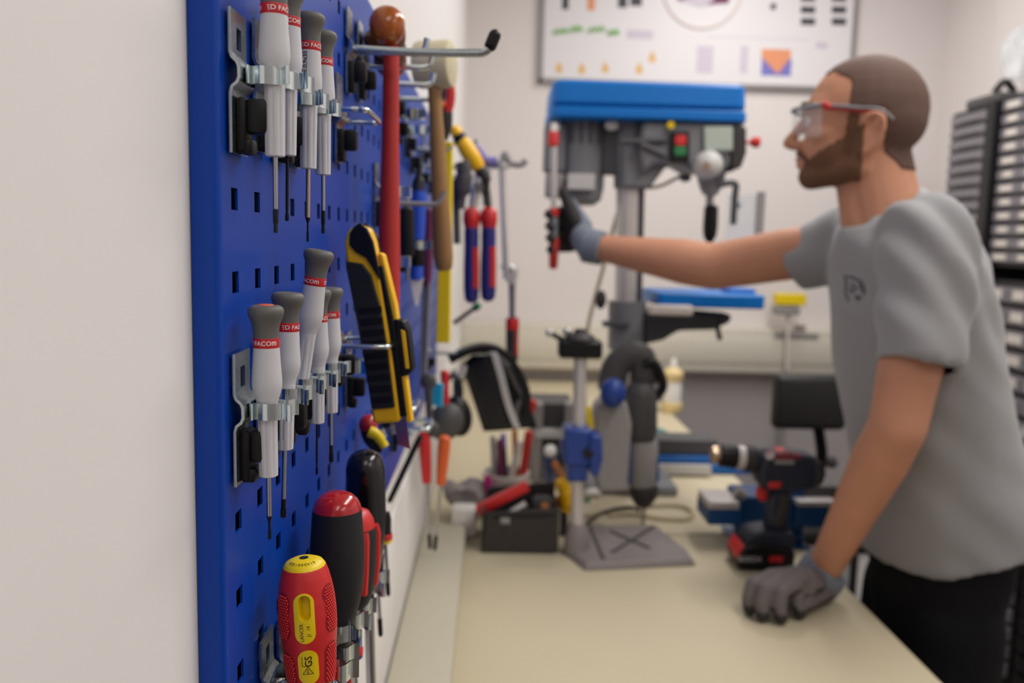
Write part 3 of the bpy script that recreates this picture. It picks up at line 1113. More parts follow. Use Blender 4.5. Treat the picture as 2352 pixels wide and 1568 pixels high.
# ------------------------------------------------------------------ stubby red, yellow and black tool behind the cutter
D = 0.76
st = thing('stubby_tool', 'stubby red capped tool with black and yellow grip behind the cutter blade', 'tool', P(866, 1040, D))
MB().ell(P(846, 975, D), (0.0085, 0.0085, 0.0095)).build('cap', 'red_gloss', st)
MB().tube(smooth_path([P(846, 982, D), P(850, 1000, D), P(862, 1016, D), P(880, 1030, D)], 5), 0.0075, n=14).build('grip', 'black_rubber', st)
MB().tube(smooth_path([P(848, 990, D - 0.008), P(864, 998, D - 0.008), P(874, 1010, D - 0.008), P(884, 1026, D - 0.008)], 5), [0.0052] * 5 + [0.0048] * 6 + [0.0042] * 5, n=12).build('grip_inlay', 'yellow_plastic', st)
MB().tube([P(876, 985, D), P(882, 1005, D)], 0.003).build('pivot', 'steel', st)

# ------------------------------------------------------------------ blue handled and black tools farther along
D = 1.085
sc = D / 1980
bt = thing('deburring_tool', 'blue handled tool with black collar and white scraper end, beside the wooden mallet handle', 'tool', P(955, 700, D))
a, b = P(963, 372, D), P(955, 700, D)
q = (b - a).normalized()


def seg(name, m, y0, y1, prof):
    t0, t1 = (y0 - 372) * sc, (y1 - 372) * sc
    MB().lathe([(r_ * sc, t0 + (t1 - t0) * k) for r_, k in prof], a, q, n=24).build(name, m, bt)


seg('nib', 'black_plastic', 372, 412, [(5, 0), (7, 0.3), (8, 0.8), (13, 1)])
seg('neck', 'black_rubber', 412, 436, [(13, 0), (16, 0.5), (18, 1)])
seg('handle', 'blue_plastic', 414, 545, [(12, 0), (17, 0.12), (18, 0.3), (17, 0.8), (16, 1)])
seg('collar', 'black_plastic', 545, 606, [(14, 0), (16, 0.4), (17, 0.9), (14, 1)])
seg('lower_handle', 'blue_plastic', 606, 637, [(15, 0), (15, 0.9), (12, 1)])
MB().prism([(0, -0.0085), (0.034, -0.001), (0.036, 0.002), (0.0, 0.0085)], frame(P(957, 637, D), q, (1, 0, 0)), 0.006).build('scraper', 'white_plastic', bt)
tool_clip(D, P(950, 562, D).z, 'zinc spring clip holding the blue handled tool', size=1.6, off=0.0235)
D = 1.02
bk = turned_tool('black_handled_tool', 'short black handled tool left of the blue handled one', 'tool', P(934, 445, D), P(936, 600, D), [
    ('shank', 'mid_grey', [(0.003, 0), (0.003, 0.016)]), ('handle', 'black_rubber', [(0.005, 0.015), (0.0085, 0.018), (0.0088, 0.05), (0.0085, 0.07), (0.006, 0.074)]), ('blade', 'steel', [(0.0025, 0.073), (0.0022, 0.10)])])
D = 1.26
fl = turned_tool('file', 'long flat file with dull red handle behind the wooden mallet handle', 'file', P(986, 478, D), P(972, 868, D), [
    ('handle', 'ink_purple', [(0.004, 0), (0.0075, 0.004), (0.0085, 0.05), (0.0070, 0.10), (0.005, 0.112)])])
a, b = P(980, 650, D), P(972, 868, D)
MB().prism([(0, -0.006), ((b - a).length, -0.005), ((b - a).length, 0.005), (0, 0.006)], frame(a, b - a, (1, -0.4, 0)), 0.004).build('blade', 'mid_grey', fl)
for (px, py, D, lab) in ((900, 600, 0.86, 'lower zinc plate clip behind the red hammer handle'), (985, 300, 1.14, 'zinc plate clip with black wedge left of the mallet handle'), (945, 262, 1.03, 'zinc plate clip with black wedge below the mallet prongs'), (835, 840, 0.70, 'zinc plate clip with black wedge behind the yellow cutter'), (880, 440, 0.862, 'zinc plate of the short upturned hook')):
    tool_clip(D, P(px, py, D).z, lab, size=1.4, off=0.02)

# ------------------------------------------------------------------ red shears, yellow rule, crimper, pliers, bar clamp
D = 1.2
sc = D / 1980
sh = thing('snips', 'red handled snips with an orange latch behind the white mallet', 'snips', P(1018, 322, D))
MB().tube(smooth_path([P(1026, 172, D), P(1035, 205, D), P(1034, 235, D), P(1026, 262, D)], 5), 0.0062, n=10).build('handle', 'red_plastic', sh)
MB().tube(smooth_path([P(1016, 185, D + 0.02), P(1018, 210, D + 0.02), P(1018, 235, D + 0.02), P(1022, 262, D)], 5), 0.0052, n=10).build('handle', 'charcoal', sh)
MB().ell(P(1014, 240, D - 0.006), (0.006, 0.004, 0.005)).build('latch', 'orange_plastic', sh)
MB().tube([P(1023, 258, D), P(1024, 290, D), P(1022, 322, D)], [0.010, 0.009, 0.004], n=10).build('blade', 'charcoal', sh)
a, b = P(1027, 326, D + 0.02), P(1017, 786, D + 0.02)
MB().prism([(0, -0.008), ((b - a).length, -0.009), ((b - a).length, 0.010), (0, 0.008)], frame(a, b - a, (1, -0.1, 0)), 0.014).build('folding_rule', 'yellow_plastic', None, bev=0.0015)
yr = bpy.data.objects['folding_rule']
tag(yr, 'long narrow yellow folding rule hanging behind the wooden mallet handle', 'rule')
for (px, py, D, xe, lab) in ((1024, 345, 1.215, 1035, 'small hook behind the mallet carrying the yellow folding rule'), (1060, 385, 1.375, 1070, 'small hook carrying the dark navy cutter'), (1062, 330, 1.425, 1092, 'small hook carrying the yellow and black crimping tool')):
    z_ = P(px, py, D).z
    straight_hook(D, z_, [(BX + 0.006, D, z_), P(px - 12, py, D), P(xe - 4, py, D), P(xe + 1, py - 10, D)], 0.003, lab)
D = 1.42
sc = D / 1980
cr = thing('crimping_tool', 'slanted yellow and black crimping tool at the upper far end of the board', 'crimping tool', P(1075, 470, D))
MB().tube(smooth_path([P(1041, 292, D), P(1050, 306, D), P(1058, 318, D)], 4), [0.008, 0.009, 0.0095, 0.010, 0.0105, 0.010, 0.0095, 0.009, 0.008], n=12).build('handle_end', 'yellow_warm', cr)
MB().tube([P(1052, 310, D), P(1060, 324, D)], 0.0108, n=12).build('handle_band', 'black_plastic', cr)
MB().tube(smooth_path([P(1058, 320, D), P(1072, 342, D), P(1088, 366, D), P(1104, 392, D)], 4), [0.010, 0.011, 0.0125, 0.013, 0.0138, 0.014, 0.014, 0.014, 0.0138, 0.013, 0.012, 0.010, 0.008], n=14).build('handle', 'yellow_warm', cr)
MB().tube(smooth_path([P(1090, 338, D + 0.03), P(1104, 356, D + 0.03), P(1116, 370, D + 0.03), P(1142, 372, D + 0.03)], 4), 0.0085, n=12).build('lever', 'ink_violet', cr)
MB().tube(smooth_path([P(1100, 388, D), P(1112, 402, D), P(1118, 420, D), P(1116, 470, D)], 4), [0.010] * 4 + [0.008] * 4 + [0.005] * 5, n=12).build('head', 'charcoal', cr)
D = 1.38
blk = thing('cable_cutter', 'dark navy cutter with hanging jaws left of the red and blue pliers', 'cutter', P(1062, 560, D))
MB().tube(smooth_path([P(1060, 372, D), P(1066, 400, D), P(1060, 440, D), P(1056, 480, D)], 4), [0.012] * 5 + [0.014] * 4 + [0.008] * 4, n=12).build('grip', 'ink_dark', blk)
MB().tube(smooth_path([P(1046, 410, D + 0.02), P(1048, 460, D + 0.02), P(1050, 560, D + 0.02)], 4), 0.006, n=10).build('shank', 'dark_grey', blk)
D = 1.52
sc = D / 1980
pl = thing('pliers', 'pliers hanging by the jaws with long red and blue handles', 'pliers', P(1100, 700, D))
for x0, x1, yb in ((1083, 1083, 696), (1123, 1121, 692)):
    pr = [(4, 0), (13, 0.02), (19, 0.06), (20, 0.14), (16, 0.22), (16.5, 0.4), (18, 0.6), (18, 0.85), (16, 0.96), (8, 1.0)]
    a, b = P(x0, 474, D), P(x1, yb, D)
    L = (b - a).length
    h = MB().lathe([(r_ * sc, k * L) for r_, k in pr[5:]], a, b - a, n=20).build('handle', 'navy_plastic', pl)
    MB().lathe([(r_ * sc, k * L) for r_, k in pr[:4]] + [(18 * sc, 0.19 * L), (16.2 * sc, 0.22 * L)], a, b - a, n=20).build('guard', 'red_plastic', h)
    MB().lathe([(16.2 * sc, 0.22 * L), (17 * sc, 0.3 * L), (16.5 * sc, 0.41 * L)], a, b - a, n=20).build('upper_sleeve', 'navy_plastic', h)
    MB().tube([a + (b - a) * t + Vector((7.5 * sc, -9 * sc, 0)) for t in (0.42, 0.6, 0.84)], 9.5 * sc, n=10).build('stripe', 'red_plastic', h)
MB().tube([P(1086, 478, D), P(1092, 440, D), P(1104, 395, D)], [0.007, 0.009, 0.006], n=10).build('jaw', 'column_steel', pl)
MB().tube([P(1122, 478, D), P(1116, 440, D), P(1106, 395, D)], [0.006, 0.008, 0.006], n=10).build('jaw', 'charcoal', pl)
MB().cyl(P(1101, 430, D - 0.012), P(1101, 430, D + 0.012), 0.008).build('pivot', 'steel', pl)
straight_hook(D + 0.03, P(1100, 405, D + 0.03).z, [(BX + 0.006, D + 0.03, P(1100, 405, D + 0.03).z), P(1085, 405, D + 0.03), P(1120, 402, D + 0.03), P(1124, 392, D + 0.03)], 0.0025, 'small hook carrying the red and blue pliers')
D = 1.80
sc = D / 1980
bc = thing('bar_clamp', 'long grey bar clamp with red and black handle at the far end of the board', 'clamp', P(1172, 830, D))
MB().tube([P(1152, 372, D), P(1163, 640, D)], 0.0065, n=8, flat=2.0).build('bar', 'column_steel', bc)
MB().tube(smooth_path([P(1135, 378, D), P(1152, 374, D), P(1160, 352, D), P(1172, 374, D), P(1196, 378, D), P(1208, 368, D)], 4), 0.007, n=10).build('fixed_jaw', 'mid_grey', bc)
MB().tube(smooth_path([P(1154, 620, D), P(1166, 612, D), P(1180, 622, D), P(1172, 650, D)], 4), 0.010, n=10).build('sliding_jaw', 'column_steel', bc)
MB().tube([P(1176, 630, D), P(1176, 735, D)], [0.008, 0.006], n=12).build('spindle', 'steel', bc)
MB().lathe([(0.006, 0), (0.0125, 0.006), (0.0135, 0.03), (0.0125, 0.08), (0.0135, 0.09), (0.010, 0.098)], P(1177, 726, D), (0.01, 0, -1), n=18).build('handle', 'charcoal', bc)
MB().lathe([(0.0128, 0.004), (0.0142, 0.008), (0.0142, 0.026), (0.0130, 0.03)], P(1177, 726, D), (0.01, 0, -1), n=18).build('handle_ring', 'red_plastic', bc)
MB().tube([P(1185, 735, D - 0.008), P(1186, 815, D - 0.008)], 0.004, n=8).build('handle_stripe', 'red_plastic', bc)
straight_hook(1.79, P(1150, 385, 1.79).z, [(BX + 0.006, 1.79, P(1150, 385, 1.79).z), P(1125, 385, 1.79), P(1165, 384, 1.79), P(1170, 376, 1.79)], 0.003, 'farthest hook of the board carrying the bar clamp')
D = 1.62
gr = MB()
gr.tube([P(1042, 742, D), P(1092, 706, D)], 0.0042, n=10)
go = thing('scriber', 'slanting thin dark tool with a green tip below the pliers', 'scriber', P(1042, 745, D))
gr.build('shaft', 'dark_grey', go)
MB().lathe([(0.004, 0), (0.007, 0.004), (0.007, 0.014), (0.003, 0.018)], P(1086, 711, D), (P(1100, 700, D) - P(1086, 711, D)), n=14).build('tip', 'green_tip', go)

# ------------------------------------------------------------------ lower far end: red pliers, cyan knife, muff, visor
D = 1.22
sc = D / 1980
for x0, y0, x1, y1, mn, lab in ((974, 990, 980, 1108, 'red_plastic', 'red handled screwdriver hanging tip down below the board, nearer of the two'), (1022, 1000, 1012, 1112, 'orange_plastic', 'orange-red handled screwdriver hanging tip down below the grey ear cup')):
    a_, b_ = P(x0, y0, D), P(x1, y1, D)
    L = (b_ - a_).length
    turned_tool('screwdriver', lab, 'screwdriver', a_, b_, [
        ('handle', mn, [(0.004, 0), (0.0085, 0.003), (0.0092, 0.02), (0.0080, L * 0.7), (0.0065, L)]),
        ('shaft', 'steel', [(0.0026, L - 0.001), (0.0026, L + 0.075), (0.002, L + 0.078)]),
        ('blade_tip', 'black_steel', [(0.0029, L + 0.0775), (0.0029, L + 0.098), (0.0015, L + 0.10)])])
wr_ = thing('combination_wrench', 'dark steel wrench hanging low on the board left of the cyan cutter', 'wrench', P(984, 990, D))
MB().tube([P(990, 990, D), P(986, 945, D), P(984, 885, D)], [0.006, 0.005, 0.006], n=10, flat=0.6).build('shank', 'dark_grey', wr_)
MB().ell(P(984, 876, D), (0.012, 0.006, 0.012)).build('ring_end', 'dark_grey', wr_)
MB().ell(P(990, 985, D), (0.012, 0.007, 0.012)).build('open_end', 'dark_grey', wr_)
br_ = turned_tool('pry_bar', 'thin black bar slanting below the lower edge of the board', 'bar', P(966, 1000, 1.0), P(890, 1160, 1.0), [
    ('bar', 'black_plastic', [(0.002, 0), (0.0034, 0.002), (0.0034, 0.088), (0.002, 0.09)])])
D = 1.30
cy = MB().prism([(0, -0.009), (0.022, -0.013), (0.034, -0.006), (0.036, 0.008), (0.0, 0.009)], frame(P(1005, 880, D), (0, 0, -1), (1, -0.3, 0)), 0.007).build('tape_cutter', 'cyan_plastic', None, bev=0.001)
tag(cy, 'small cyan plastic cutter above the grey ear cup', 'cutter')
rd = turned_tool('marking_tool', 'short red rod tool hanging between the cyan cutter and the black visor', 'tool', P(1021, 850, 1.36), P(1024, 925, 1.36), [('handle', 'red_plastic', [(0.004, 0), (0.007, 0.003), (0.006, 0.03), (0.006, 0.052), (0.003, 0.056)])])
D = 1.40
sc = D / 1980
em = thing('ear_defenders', 'grey and black ear defenders hanging low at the far end of the board', 'ear defenders', P(1022, 1010, D))
MB().ell(P(1024, 968, D), (0.029, 0.024, 0.033), Matrix.Rotation(0.5, 3, 'Y')).build('ear_cup', 'dark_grey', em)
MB().ell(P(1052, 955, D + 0.05), (0.024, 0.022, 0.036), Matrix.Rotation(-0.2, 3, 'Y')).build('ear_cup', 'black_plastic', em)
MB().ribbon(smooth_path([P(1005, 985, D), P(1008, 930, D + 0.01), P(1024, 880, D + 0.03), P(1045, 860, D + 0.05), P(1058, 890, D + 0.06), P(1056, 940, D + 0.06)], 5), 0.016, (0.3, -1, 0), 0.004).build('headband', 'black_plastic', em)
D = 1.58
sc = D / 1980
vs = thing('face_shield', 'black face shield with a pale edge strip hanging over the pen holder', 'face shield', P(1130, 990, D))
m = MB()
rows, colsn = 8, 14
vsn, fs = [], []
for j in range(rows + 1):
    t = j / rows
    for i in range(colsn + 1):
        u = i / colsn
        px = 1060 + 122 * u + 50 * t
        py = 838 - 34 * math.sin(math.pi * min(1, u * 1.1)) * (1 - t) + (152) * t - 8 * u * t
        vsn.append(P(px, py, D + 0.05 * math.cos(math.pi * u) ** 2 - 0.03 + 0.07 * u))
for j in range(rows):
    for i in range(colsn):
        k = j * (colsn + 1) + i
        fs.append((k, k + 1, k + colsn + 2, k + colsn + 1))
m.add(vsn, fs)
o = m.build('shield', 'chair_black', vs)
md = o.modifiers.new('thick', 'SOLIDIFY')
md.thickness = 0.003
MB().ribbon(smooth_path([P(1134, 808, D - 0.03), P(1150, 860, D - 0.03), P(1168, 930, D - 0.02), P(1188, 982, D - 0.02)], 4), 0.012, (1, -0.2, 0), 0.003).build('edge_strip', 'light_grey', vs)
MB().ribbon(smooth_path([P(1032, 826, D), P(1070, 806, D), P(1110, 796, D), P(1150, 806, D), P(1184, 842, D), P(1208, 900, D), P(1206, 960, D)], 5), 0.040, (0.1, -1, 0), 0.012).build('headband', 'black_plastic', vs)
MB().prism([(0, 0), (22 * sc, -4 * sc), (26 * sc, 126 * sc), (4 * sc, 128 * sc)], frame(P(1040, 860, D + 0.02), (1, 0, 0), (0, 0, -1)), 0.012).build('side_flap', 'chair_black', vs, bev=0.002)
MB().prism([(0, 0), (24 * sc, 10 * sc), (34 * sc, 70 * sc), (30 * sc, 140 * sc), (10 * sc, 110 * sc)], frame(P(1174, 840, D + 0.05), (1, 0, 0), (0, 0, -1)), 0.012).build('side_flap', 'chair_black', vs, bev=0.002)
MB().tube(smooth_path([P(1168, 838, D + 0.02), P(1186, 880, D + 0.02), P(1204, 912, D + 0.02), P(1190, 930, D + 0.02), P(1180, 970, D + 0.02)], 4), 0.006, n=8).build('strap', 'mid_grey', vs)
MB().tube(smooth_path([P(1040, 850, D), P(1052, 866, D), P(1062, 858, D), P(1066, 838, D)], 4), 0.006, n=8).build('adjuster', 'light_grey', vs)
straight_hook(1.57, P(1100, 812, 1.57).z, [(BX + 0.006, 1.57, P(1100, 812, 1.57).z), P(1060, 812, 1.57), P(1120, 812, 1.57), P(1128, 802, 1.57)], 0.003, 'hook low on the far end of the board carrying the black face shield')

# ------------------------------------------------------------------ workbenches
ZBN = 0.80                                   # bench top height
XB = 0.648                                   # bench front edge


def bench(label, y0, y1):
    b = thing('workbench', label, 'workbench', ((WX + XB) / 2, (y0 + y1) / 2, 0), group='workbenches along the left wall')
    x0, x1 = WX + 0.001, XB
    MB().box(((x0 + x1) / 2, (y0 + y1) / 2, ZBN - 0.015), (x1 - x0, y1 - y0, 0.030), bev=0.002).build('bench_top', 'bench_top', b)
    MB().box(((x0 + x1) / 2 - 0.03, (y0 + y1) / 2, ZBN - 0.06), (x1 - x0 - 0.10, y1 - y0 - 0.1, 0.055), bev=0.003).build('under_frame', 'mid_grey', b)
    for lx in (x0 + 0.06, x1 - 0.11):
        for ly in (y0 + 0.08, y1 - 0.08):
            MB().box((lx, ly, (ZBN - 0.088) / 2), (0.045, 0.045, ZBN - 0.088), bev=0.003).build('leg', 'light_grey', b)
    return b


nb = bench('near workbench with a pale cream top under the tool board', 0.70, 1.735)
fb = bench('far workbench with a pale cream top under the bench drill', 1.742, 3.684)
lg = MB()
lg.box(((WX - 0.043) / 2 + 0.002, 1.20, ZBN + 0.0155), (0.0845, 0.98, 0.030), bev=0.003)
ledge = lg.build('cable_duct', 'duct_beige')
tag(ledge, 'long low cream cable duct lying along the rear of the near bench', 'cable duct')
eb = MB().box((PZ(1062, 1262, ZBN).x, 1.72, ZBN + 0.030), (0.05, 0.05, 0.058), bev=0.005)
o = eb.build('duct_end_cap', 'white_plastic', ledge)


def pb(m, x0, y0, x1, y1, D, dep, bev=0.0, rz=0.0):
    """box filling the given outline at front depth D, going back by dep."""
    a, b = P(x0, y0, D), P(x1, y1, D)
    c = (a + b) / 2 + Vector((0, dep / 2, 0))
    m.box(c, (abs(b.x - a.x), dep, abs(a.z - b.z)), rot=Matrix.Rotation(rz, 3, 'Z') if rz else None, bev=bev)
    return m


# ------------------------------------------------------------------ black tool case and things in it
c0 = PZ(1105, 1268, ZBN)
c1 = PZ(1278, 1272, ZBN)
D = (c0.y + c1.y) / 2
tc = thing('tool_case', 'black open tool case standing at the rear of the near bench', 'tool case', ((c0.x + c1.x) / 2, D + 0.06, ZBN))
hgt = P(1200, 1165, D).z - ZBN
m = MB()
x0, x1 = c0.x, c1.x
y0, y1 = D, D + 0.13
m.box(((x0 + x1) / 2, (y0 + y1) / 2, ZBN + 0.004), (x1 - x0, y1 - y0, 0.006))
m.prism([(x0, 0), (x1, 0), (x1 + 0.004, hgt), (x0 + 0.01, hgt * 0.86)], frame((0, y0, ZBN + 0.001), (1, 0, 0), (0, 0, 1)), 0.006)
m.prism([(x0, 0), (x1, 0), (x1 + 0.004, hgt * 1.15), (x0 + 0.01, hgt)], frame((0, y1, ZBN + 0.001), (1, 0, 0), (0, 0, 1)), 0.006)
for xx_ in (x0 + 0.003, x1):
    m.box((xx_, (y0 + y1) / 2, ZBN + 0.001 + hgt * 0.46), (0.006, y1 - y0, hgt * 0.9))
m.build('body', 'charcoal', tc, bev=0.002)
MB().box((x0 + 0.045, y0 - 0.004, ZBN + hgt * 0.72), (0.018, 0.004, 0.012), bev=0.001).build('latch', 'mid_grey', tc)
MB().tube([(x0 + 0.02, y0 - 0.002, ZBN + hgt * 0.80), (x1 - 0.005, y0 - 0.002, ZBN + hgt * 0.86)], 0.004, n=8).build('rim', 'black_plastic', tc)
D2 = D + 0.045
rl = MB().box((P(1154, 1143, D2) + P(1154, 1143, D2)) / 2, (0.112, 0.022, 0.020), rot=Matrix.Rotation(-math.radians(28.5), 3, 'Y'), bev=0.003).build('torch', 'red_plastic')
tag(rl, 'red bar shaped torch leaning across the black tool case', 'torch')
gt = thing('utility_tool', 'grey handled tool lying below the red bar in the black case', 'tool', P(1165, 1180, D + 0.02))
MB().tube([P(1128, 1202, D + 0.02), P(1175, 1180, D + 0.02), P(1210, 1158, D + 0.02)], [0.006, 0.008, 0.007], n=10, flat=1.3).build('handle', 'press_dark', gt)
MB().tube([P(1175, 1176, D + 0.013), P(1207, 1156, D + 0.013)], [0.005, 0.006], n=10).build('handle_inlay', 'light_grey', gt)
gb = thing('tape_measure', 'grey rounded tape measure with a reddish centre in the black case', 'tape measure', P(1245, 1165, D + 0.05))
MB().box(P(1246, 1160, D + 0.05), (0.042, 0.03, 0.040), bev=0.010).build('case', 'dark_grey', gb)
MB().cyl(P(1252, 1162, D + 0.036), P(1252, 1162, D + 0.032), 0.008).build('badge', 'copper', gb)

# ------------------------------------------------------------------ pen holder with tools
D = 1.95
pc = PZ(1160, 1168, ZBN)
D = pc.y
sc = D / 1980
ph = thing('pen_holder', 'off-white round holder full of pens and small tools behind the black case', 'pen holder', (pc.x, D, ZBN))
h0 = P(1160, 1082, D).z - ZBN
ro = 55 * sc
MB().lathe([(ro * 0.82, 0.001), (ro * 0.86, 0.004), (ro * 0.97, h0 - 0.012), (ro * 1.02, h0 - 0.010), (ro * 1.02, h0), (ro * 0.94, h0), (ro * 0.90, h0 - 0.012), (ro * 0.80, 0.008), (0.001, 0.007)], (pc.x, D, ZBN), (0, 0, 1), n=32).build('cup', 'label_white', ph)
for (xb, yb, xt, yt, mn, rad, lab, nm) in ((1150, 1090, 1150, 1008, 'ink_purple', 0.009, 'dark red handled tool standing in the pen holder', 'marker_pen'),
                                          (1172, 1085, 1194, 1012, 'label_white', 0.008, 'white slanting stick in the pen holder', 'stick'),
                                          (1198, 1085, 1216, 988, 'hammer_red', 0.0095, 'red marker leaning at the right of the pen holder', 'marker_pen'),
                                          (1136, 1085, 1132, 1000, 'mid_grey', 0.006, 'grey pencil at the left of the pen holder', 'pencil'),
                                          (1162, 1085, 1155, 995, 'ink_violet', 0.006, 'violet capped pen in the middle of the pen holder', 'pen'),
                                          (1185, 1085, 1182, 985, 'copper', 0.006, 'ochre pencil at the back of the pen holder', 'pencil')):
    t = thing(nm, lab, 'pen' if nm != 'stick' else 'stick', P(xb, yb, D), group='pens and tools in the holder')
    a, b = P(xb, yb + 25, D), P(xt, yt, D)
    MB().tube([a, a + (b - a) * 0.75], rad, n=12).build('barrel', mn if nm != 'pen' else 'charcoal', t)
    MB().lathe([(rad * 1.05, 0), (rad * 1.08, 0.004), (rad * 1.0, (b - a).length * 0.24), (rad * 0.5, (b - a).length * 0.26)], a + (b - a) * 0.74, b - a, n=14).build('cap', mn, t)
mg = MB().tube([P(1122, 1172, D - 0.07), P(1120, 1092, D - 0.062)], 0.0085, n=12).build('highlighter_pen', 'magenta_plastic')
tag(mg, 'magenta highlighter standing in front of the white pen holder', 'pen')

# ------------------------------------------------------------------ grey small-parts boxes behind
D = 2.10
gx = thing('parts_box', 'grey parts box with a pale shelf rail behind the pen holder', 'box', P(1268, 1110, D))
m = MB()
pb(m, 1222, 925, 1312, 1105, D + 0.03, 0.14)
m.build('body', 'dark_grey', gx, bev=0.004)
m = MB()
pb(m, 1226, 928, 1242, 1108, D, 0.05)
pb(m, 1300, 928, 1314, 1108, D, 0.05)
m.build('side_post', 'mid_grey', gx, bev=0.003)
m = MB()
pb(m, 1230, 988, 1310, 1008, D - 0.005, 0.05)
m.build('shelf_rail', 'light_grey', gx, bev=0.002)
MB().tube([P(1222, 918, D), P(1214, 945, D)], 0.014, n=12).build('corner_knob', 'red_plastic', gx)
# put a foot block so that the box stands on the bench
zb = P(1268, 1105, D).z
MB().box((P(1268, 1105, D).x, D + 0.09, (ZBN + zb) / 2), (0.09, 0.13, max(0.004, zb - ZBN)), bev=0.001).build('foot', 'charcoal', gx)
D = 1.86
sb = turned_tool('glue_bottle', 'small blue bottle with a white cap beside the yellow clamp', 'bottle', P(1264, 1030, D), PZ(1262, 1135, ZBN), [])
a, b = P(1264, 1030, D), Vector((P(1262, 1100, D).x, D, ZBN))
L = (b - a).length
MB().lathe([(0.008, 0), (0.013, 0.004), (0.013, 0.018), (0.010, 0.020)], O, A, n=16).build('cap', 'white_plastic', sb, ws=False)
MB().lathe([(0.010, 0.019), (0.0155, 0.030), (0.0160, L - 0.004), (0.014, L)], O, A, n=16).build('bottle', 'stand_blue', sb, ws=False)
D = 1.72
yc = thing('spring_clamp', 'yellow-orange plastic spring clamp left of the drill stand column', 'clamp', P(1285, 1165, D))
MB().tube(smooth_path([P(1276, 1108, D), P(1288, 1112, D), P(1300, 1130, D), P(1303, 1158, D), P(1296, 1172, D)], 4), [0.008] * 3 + [0.014] * 5 + [0.017] * 5 + [0.012] * 4, n=12).build('jaw', 'yellow_warm', yc)
MB().tube([P(1286, 1140, D + 0.012), P(1292, 1165, D + 0.012)], 0.010, n=10).build('grip', 'orange_plastic', yc)
MB().tube([P(1270, 1060, D + 0.05), P(1290, 1090, D + 0.04), P(1288, 1120, D + 0.03)], 0.008, n=10).build('pad', 'copper', yc)
z_ = P(1296, 1172, D).z
MB().cyl((P(1296, 1172, D).x, D, ZBN + 0.0005), (P(1296, 1172, D).x, D, z_), 0.008).build('foot', 'charcoal', yc)

# ------------------------------------------------------------------ drill stand
pts = [(1288, 1268), (1342, 1312), (1600, 1300), (1585, 1278), (1508, 1216), (1348, 1216)]
w3 = [PZ(x, y, ZBN) for x, y in pts]
cx_ = sum(p.x for p in w3) / 6
cy_ = sum(p.y for p in w3) / 6
ds = thing('drill_stand', 'drill press stand with silver column, black top knob and grey foot plate', 'drill stand', (cx_, cy_, ZBN))
m = MB()
th = 0.014
m.add([Vector((p.x, p.y, ZBN + 0.0005)) for p in w3] + [Vector((cx_ + (p.x - cx_) * 0.93, cy_ + (p.y - cy_) * 0.93, ZBN + th)) for p in w3],
      [tuple(range(6))[::-1], tuple(range(6, 12))] + [(i, (i + 1) % 6, 6 + (i + 1) % 6, 6 + i) for i in range(6)])
m.build('foot_plate', 'cast_grey', ds, bev=0.003)
m = MB()
for a, b in (((1400, 1235), (1490, 1275)), ((1500, 1225), (1405, 1285)), ((1355, 1225), (1385, 1300))):
    pa, pb_ = PZ(*a, ZBN), PZ(*b, ZBN)
    m.tube([(pa.x, pa.y, ZBN + th), (pb_.x, pb_.y, ZBN + th)], 0.004, n=6)
m.build('foot_rib', 'dark_grey', ds)
cb_ = PZ(1324, 1272, ZBN)
D = cb_.y
sc = D / 1980
ct = P(1333, 800, D)
cb0 = Vector((cb_.x, D, ZBN + 0.012))
MB().cyl(cb0, ct, 15 * sc, n=28).build('column', 'column_steel', ds)
MB().lathe([(32 * sc, 0), (30 * sc, 0.02), (22 * sc, 0.05), (17 * sc, 0.055)], cb0 - Vector((0, 0, 0.004)), (0, 0, 1), n=24).build('column_socket', 'cast_grey', ds)
m = MB()
pb(m, 1285, 782, 1384, 826, D - 0.02, 0.05)
k_ = m.build('top_clamp', 'black_plastic', ds, bev=0.006)
MB().lathe([(0.024, 0), (0.030, 0.006), (0.026, 0.012), (0.012, 0.018), (0.010, 0.024)], P(1332, 784, D + 0.005), (0, 0, 1), n=20).build('top_knob', 'charcoal', ds)
MB().tube(smooth_path([P(1264, 764, D), P(1285, 776, D), P(1310, 784, D)], 4), 0.005, n=8).build('crank', 'black_steel', ds)
MB().ell(P(1262, 764, D), (0.008,) * 3).build('crank_ball', 'column_steel', ds)
MB().ell(P(1302, 762, D), (0.008,) * 3).build('crank_ball', 'steel', ds)
m = MB()
pb(m, 1298, 985, 1356, 1072, D - 0.03, 0.07)
pb(m, 1306, 1062, 1350, 1108, D - 0.025, 0.05)
pb(m, 1290, 1010, 1310, 1055, D - 0.02, 0.04)
sl_ = m.build('slide_carriage', 'stand_blue', ds, bev=0.006)
m = MB()
m.prism([(x * sc, -y * sc) for x, y in ((0, 0), (26, 6), (30, 60), (20, 104), (2, 96), (-4, 40))], frame(P(1354, 990, D - 0.01), (1, 0, 0), (0, 0, 1)), 0.05)
m.build('collar_bracket', 'stand_blue', ds, bev=0.005)
MB().cyl(P(1352, 1040, D - 0.035), P(1352, 1040, D + 0.02), 0.010).build('clamp_bolt', 'black_plastic', ds)
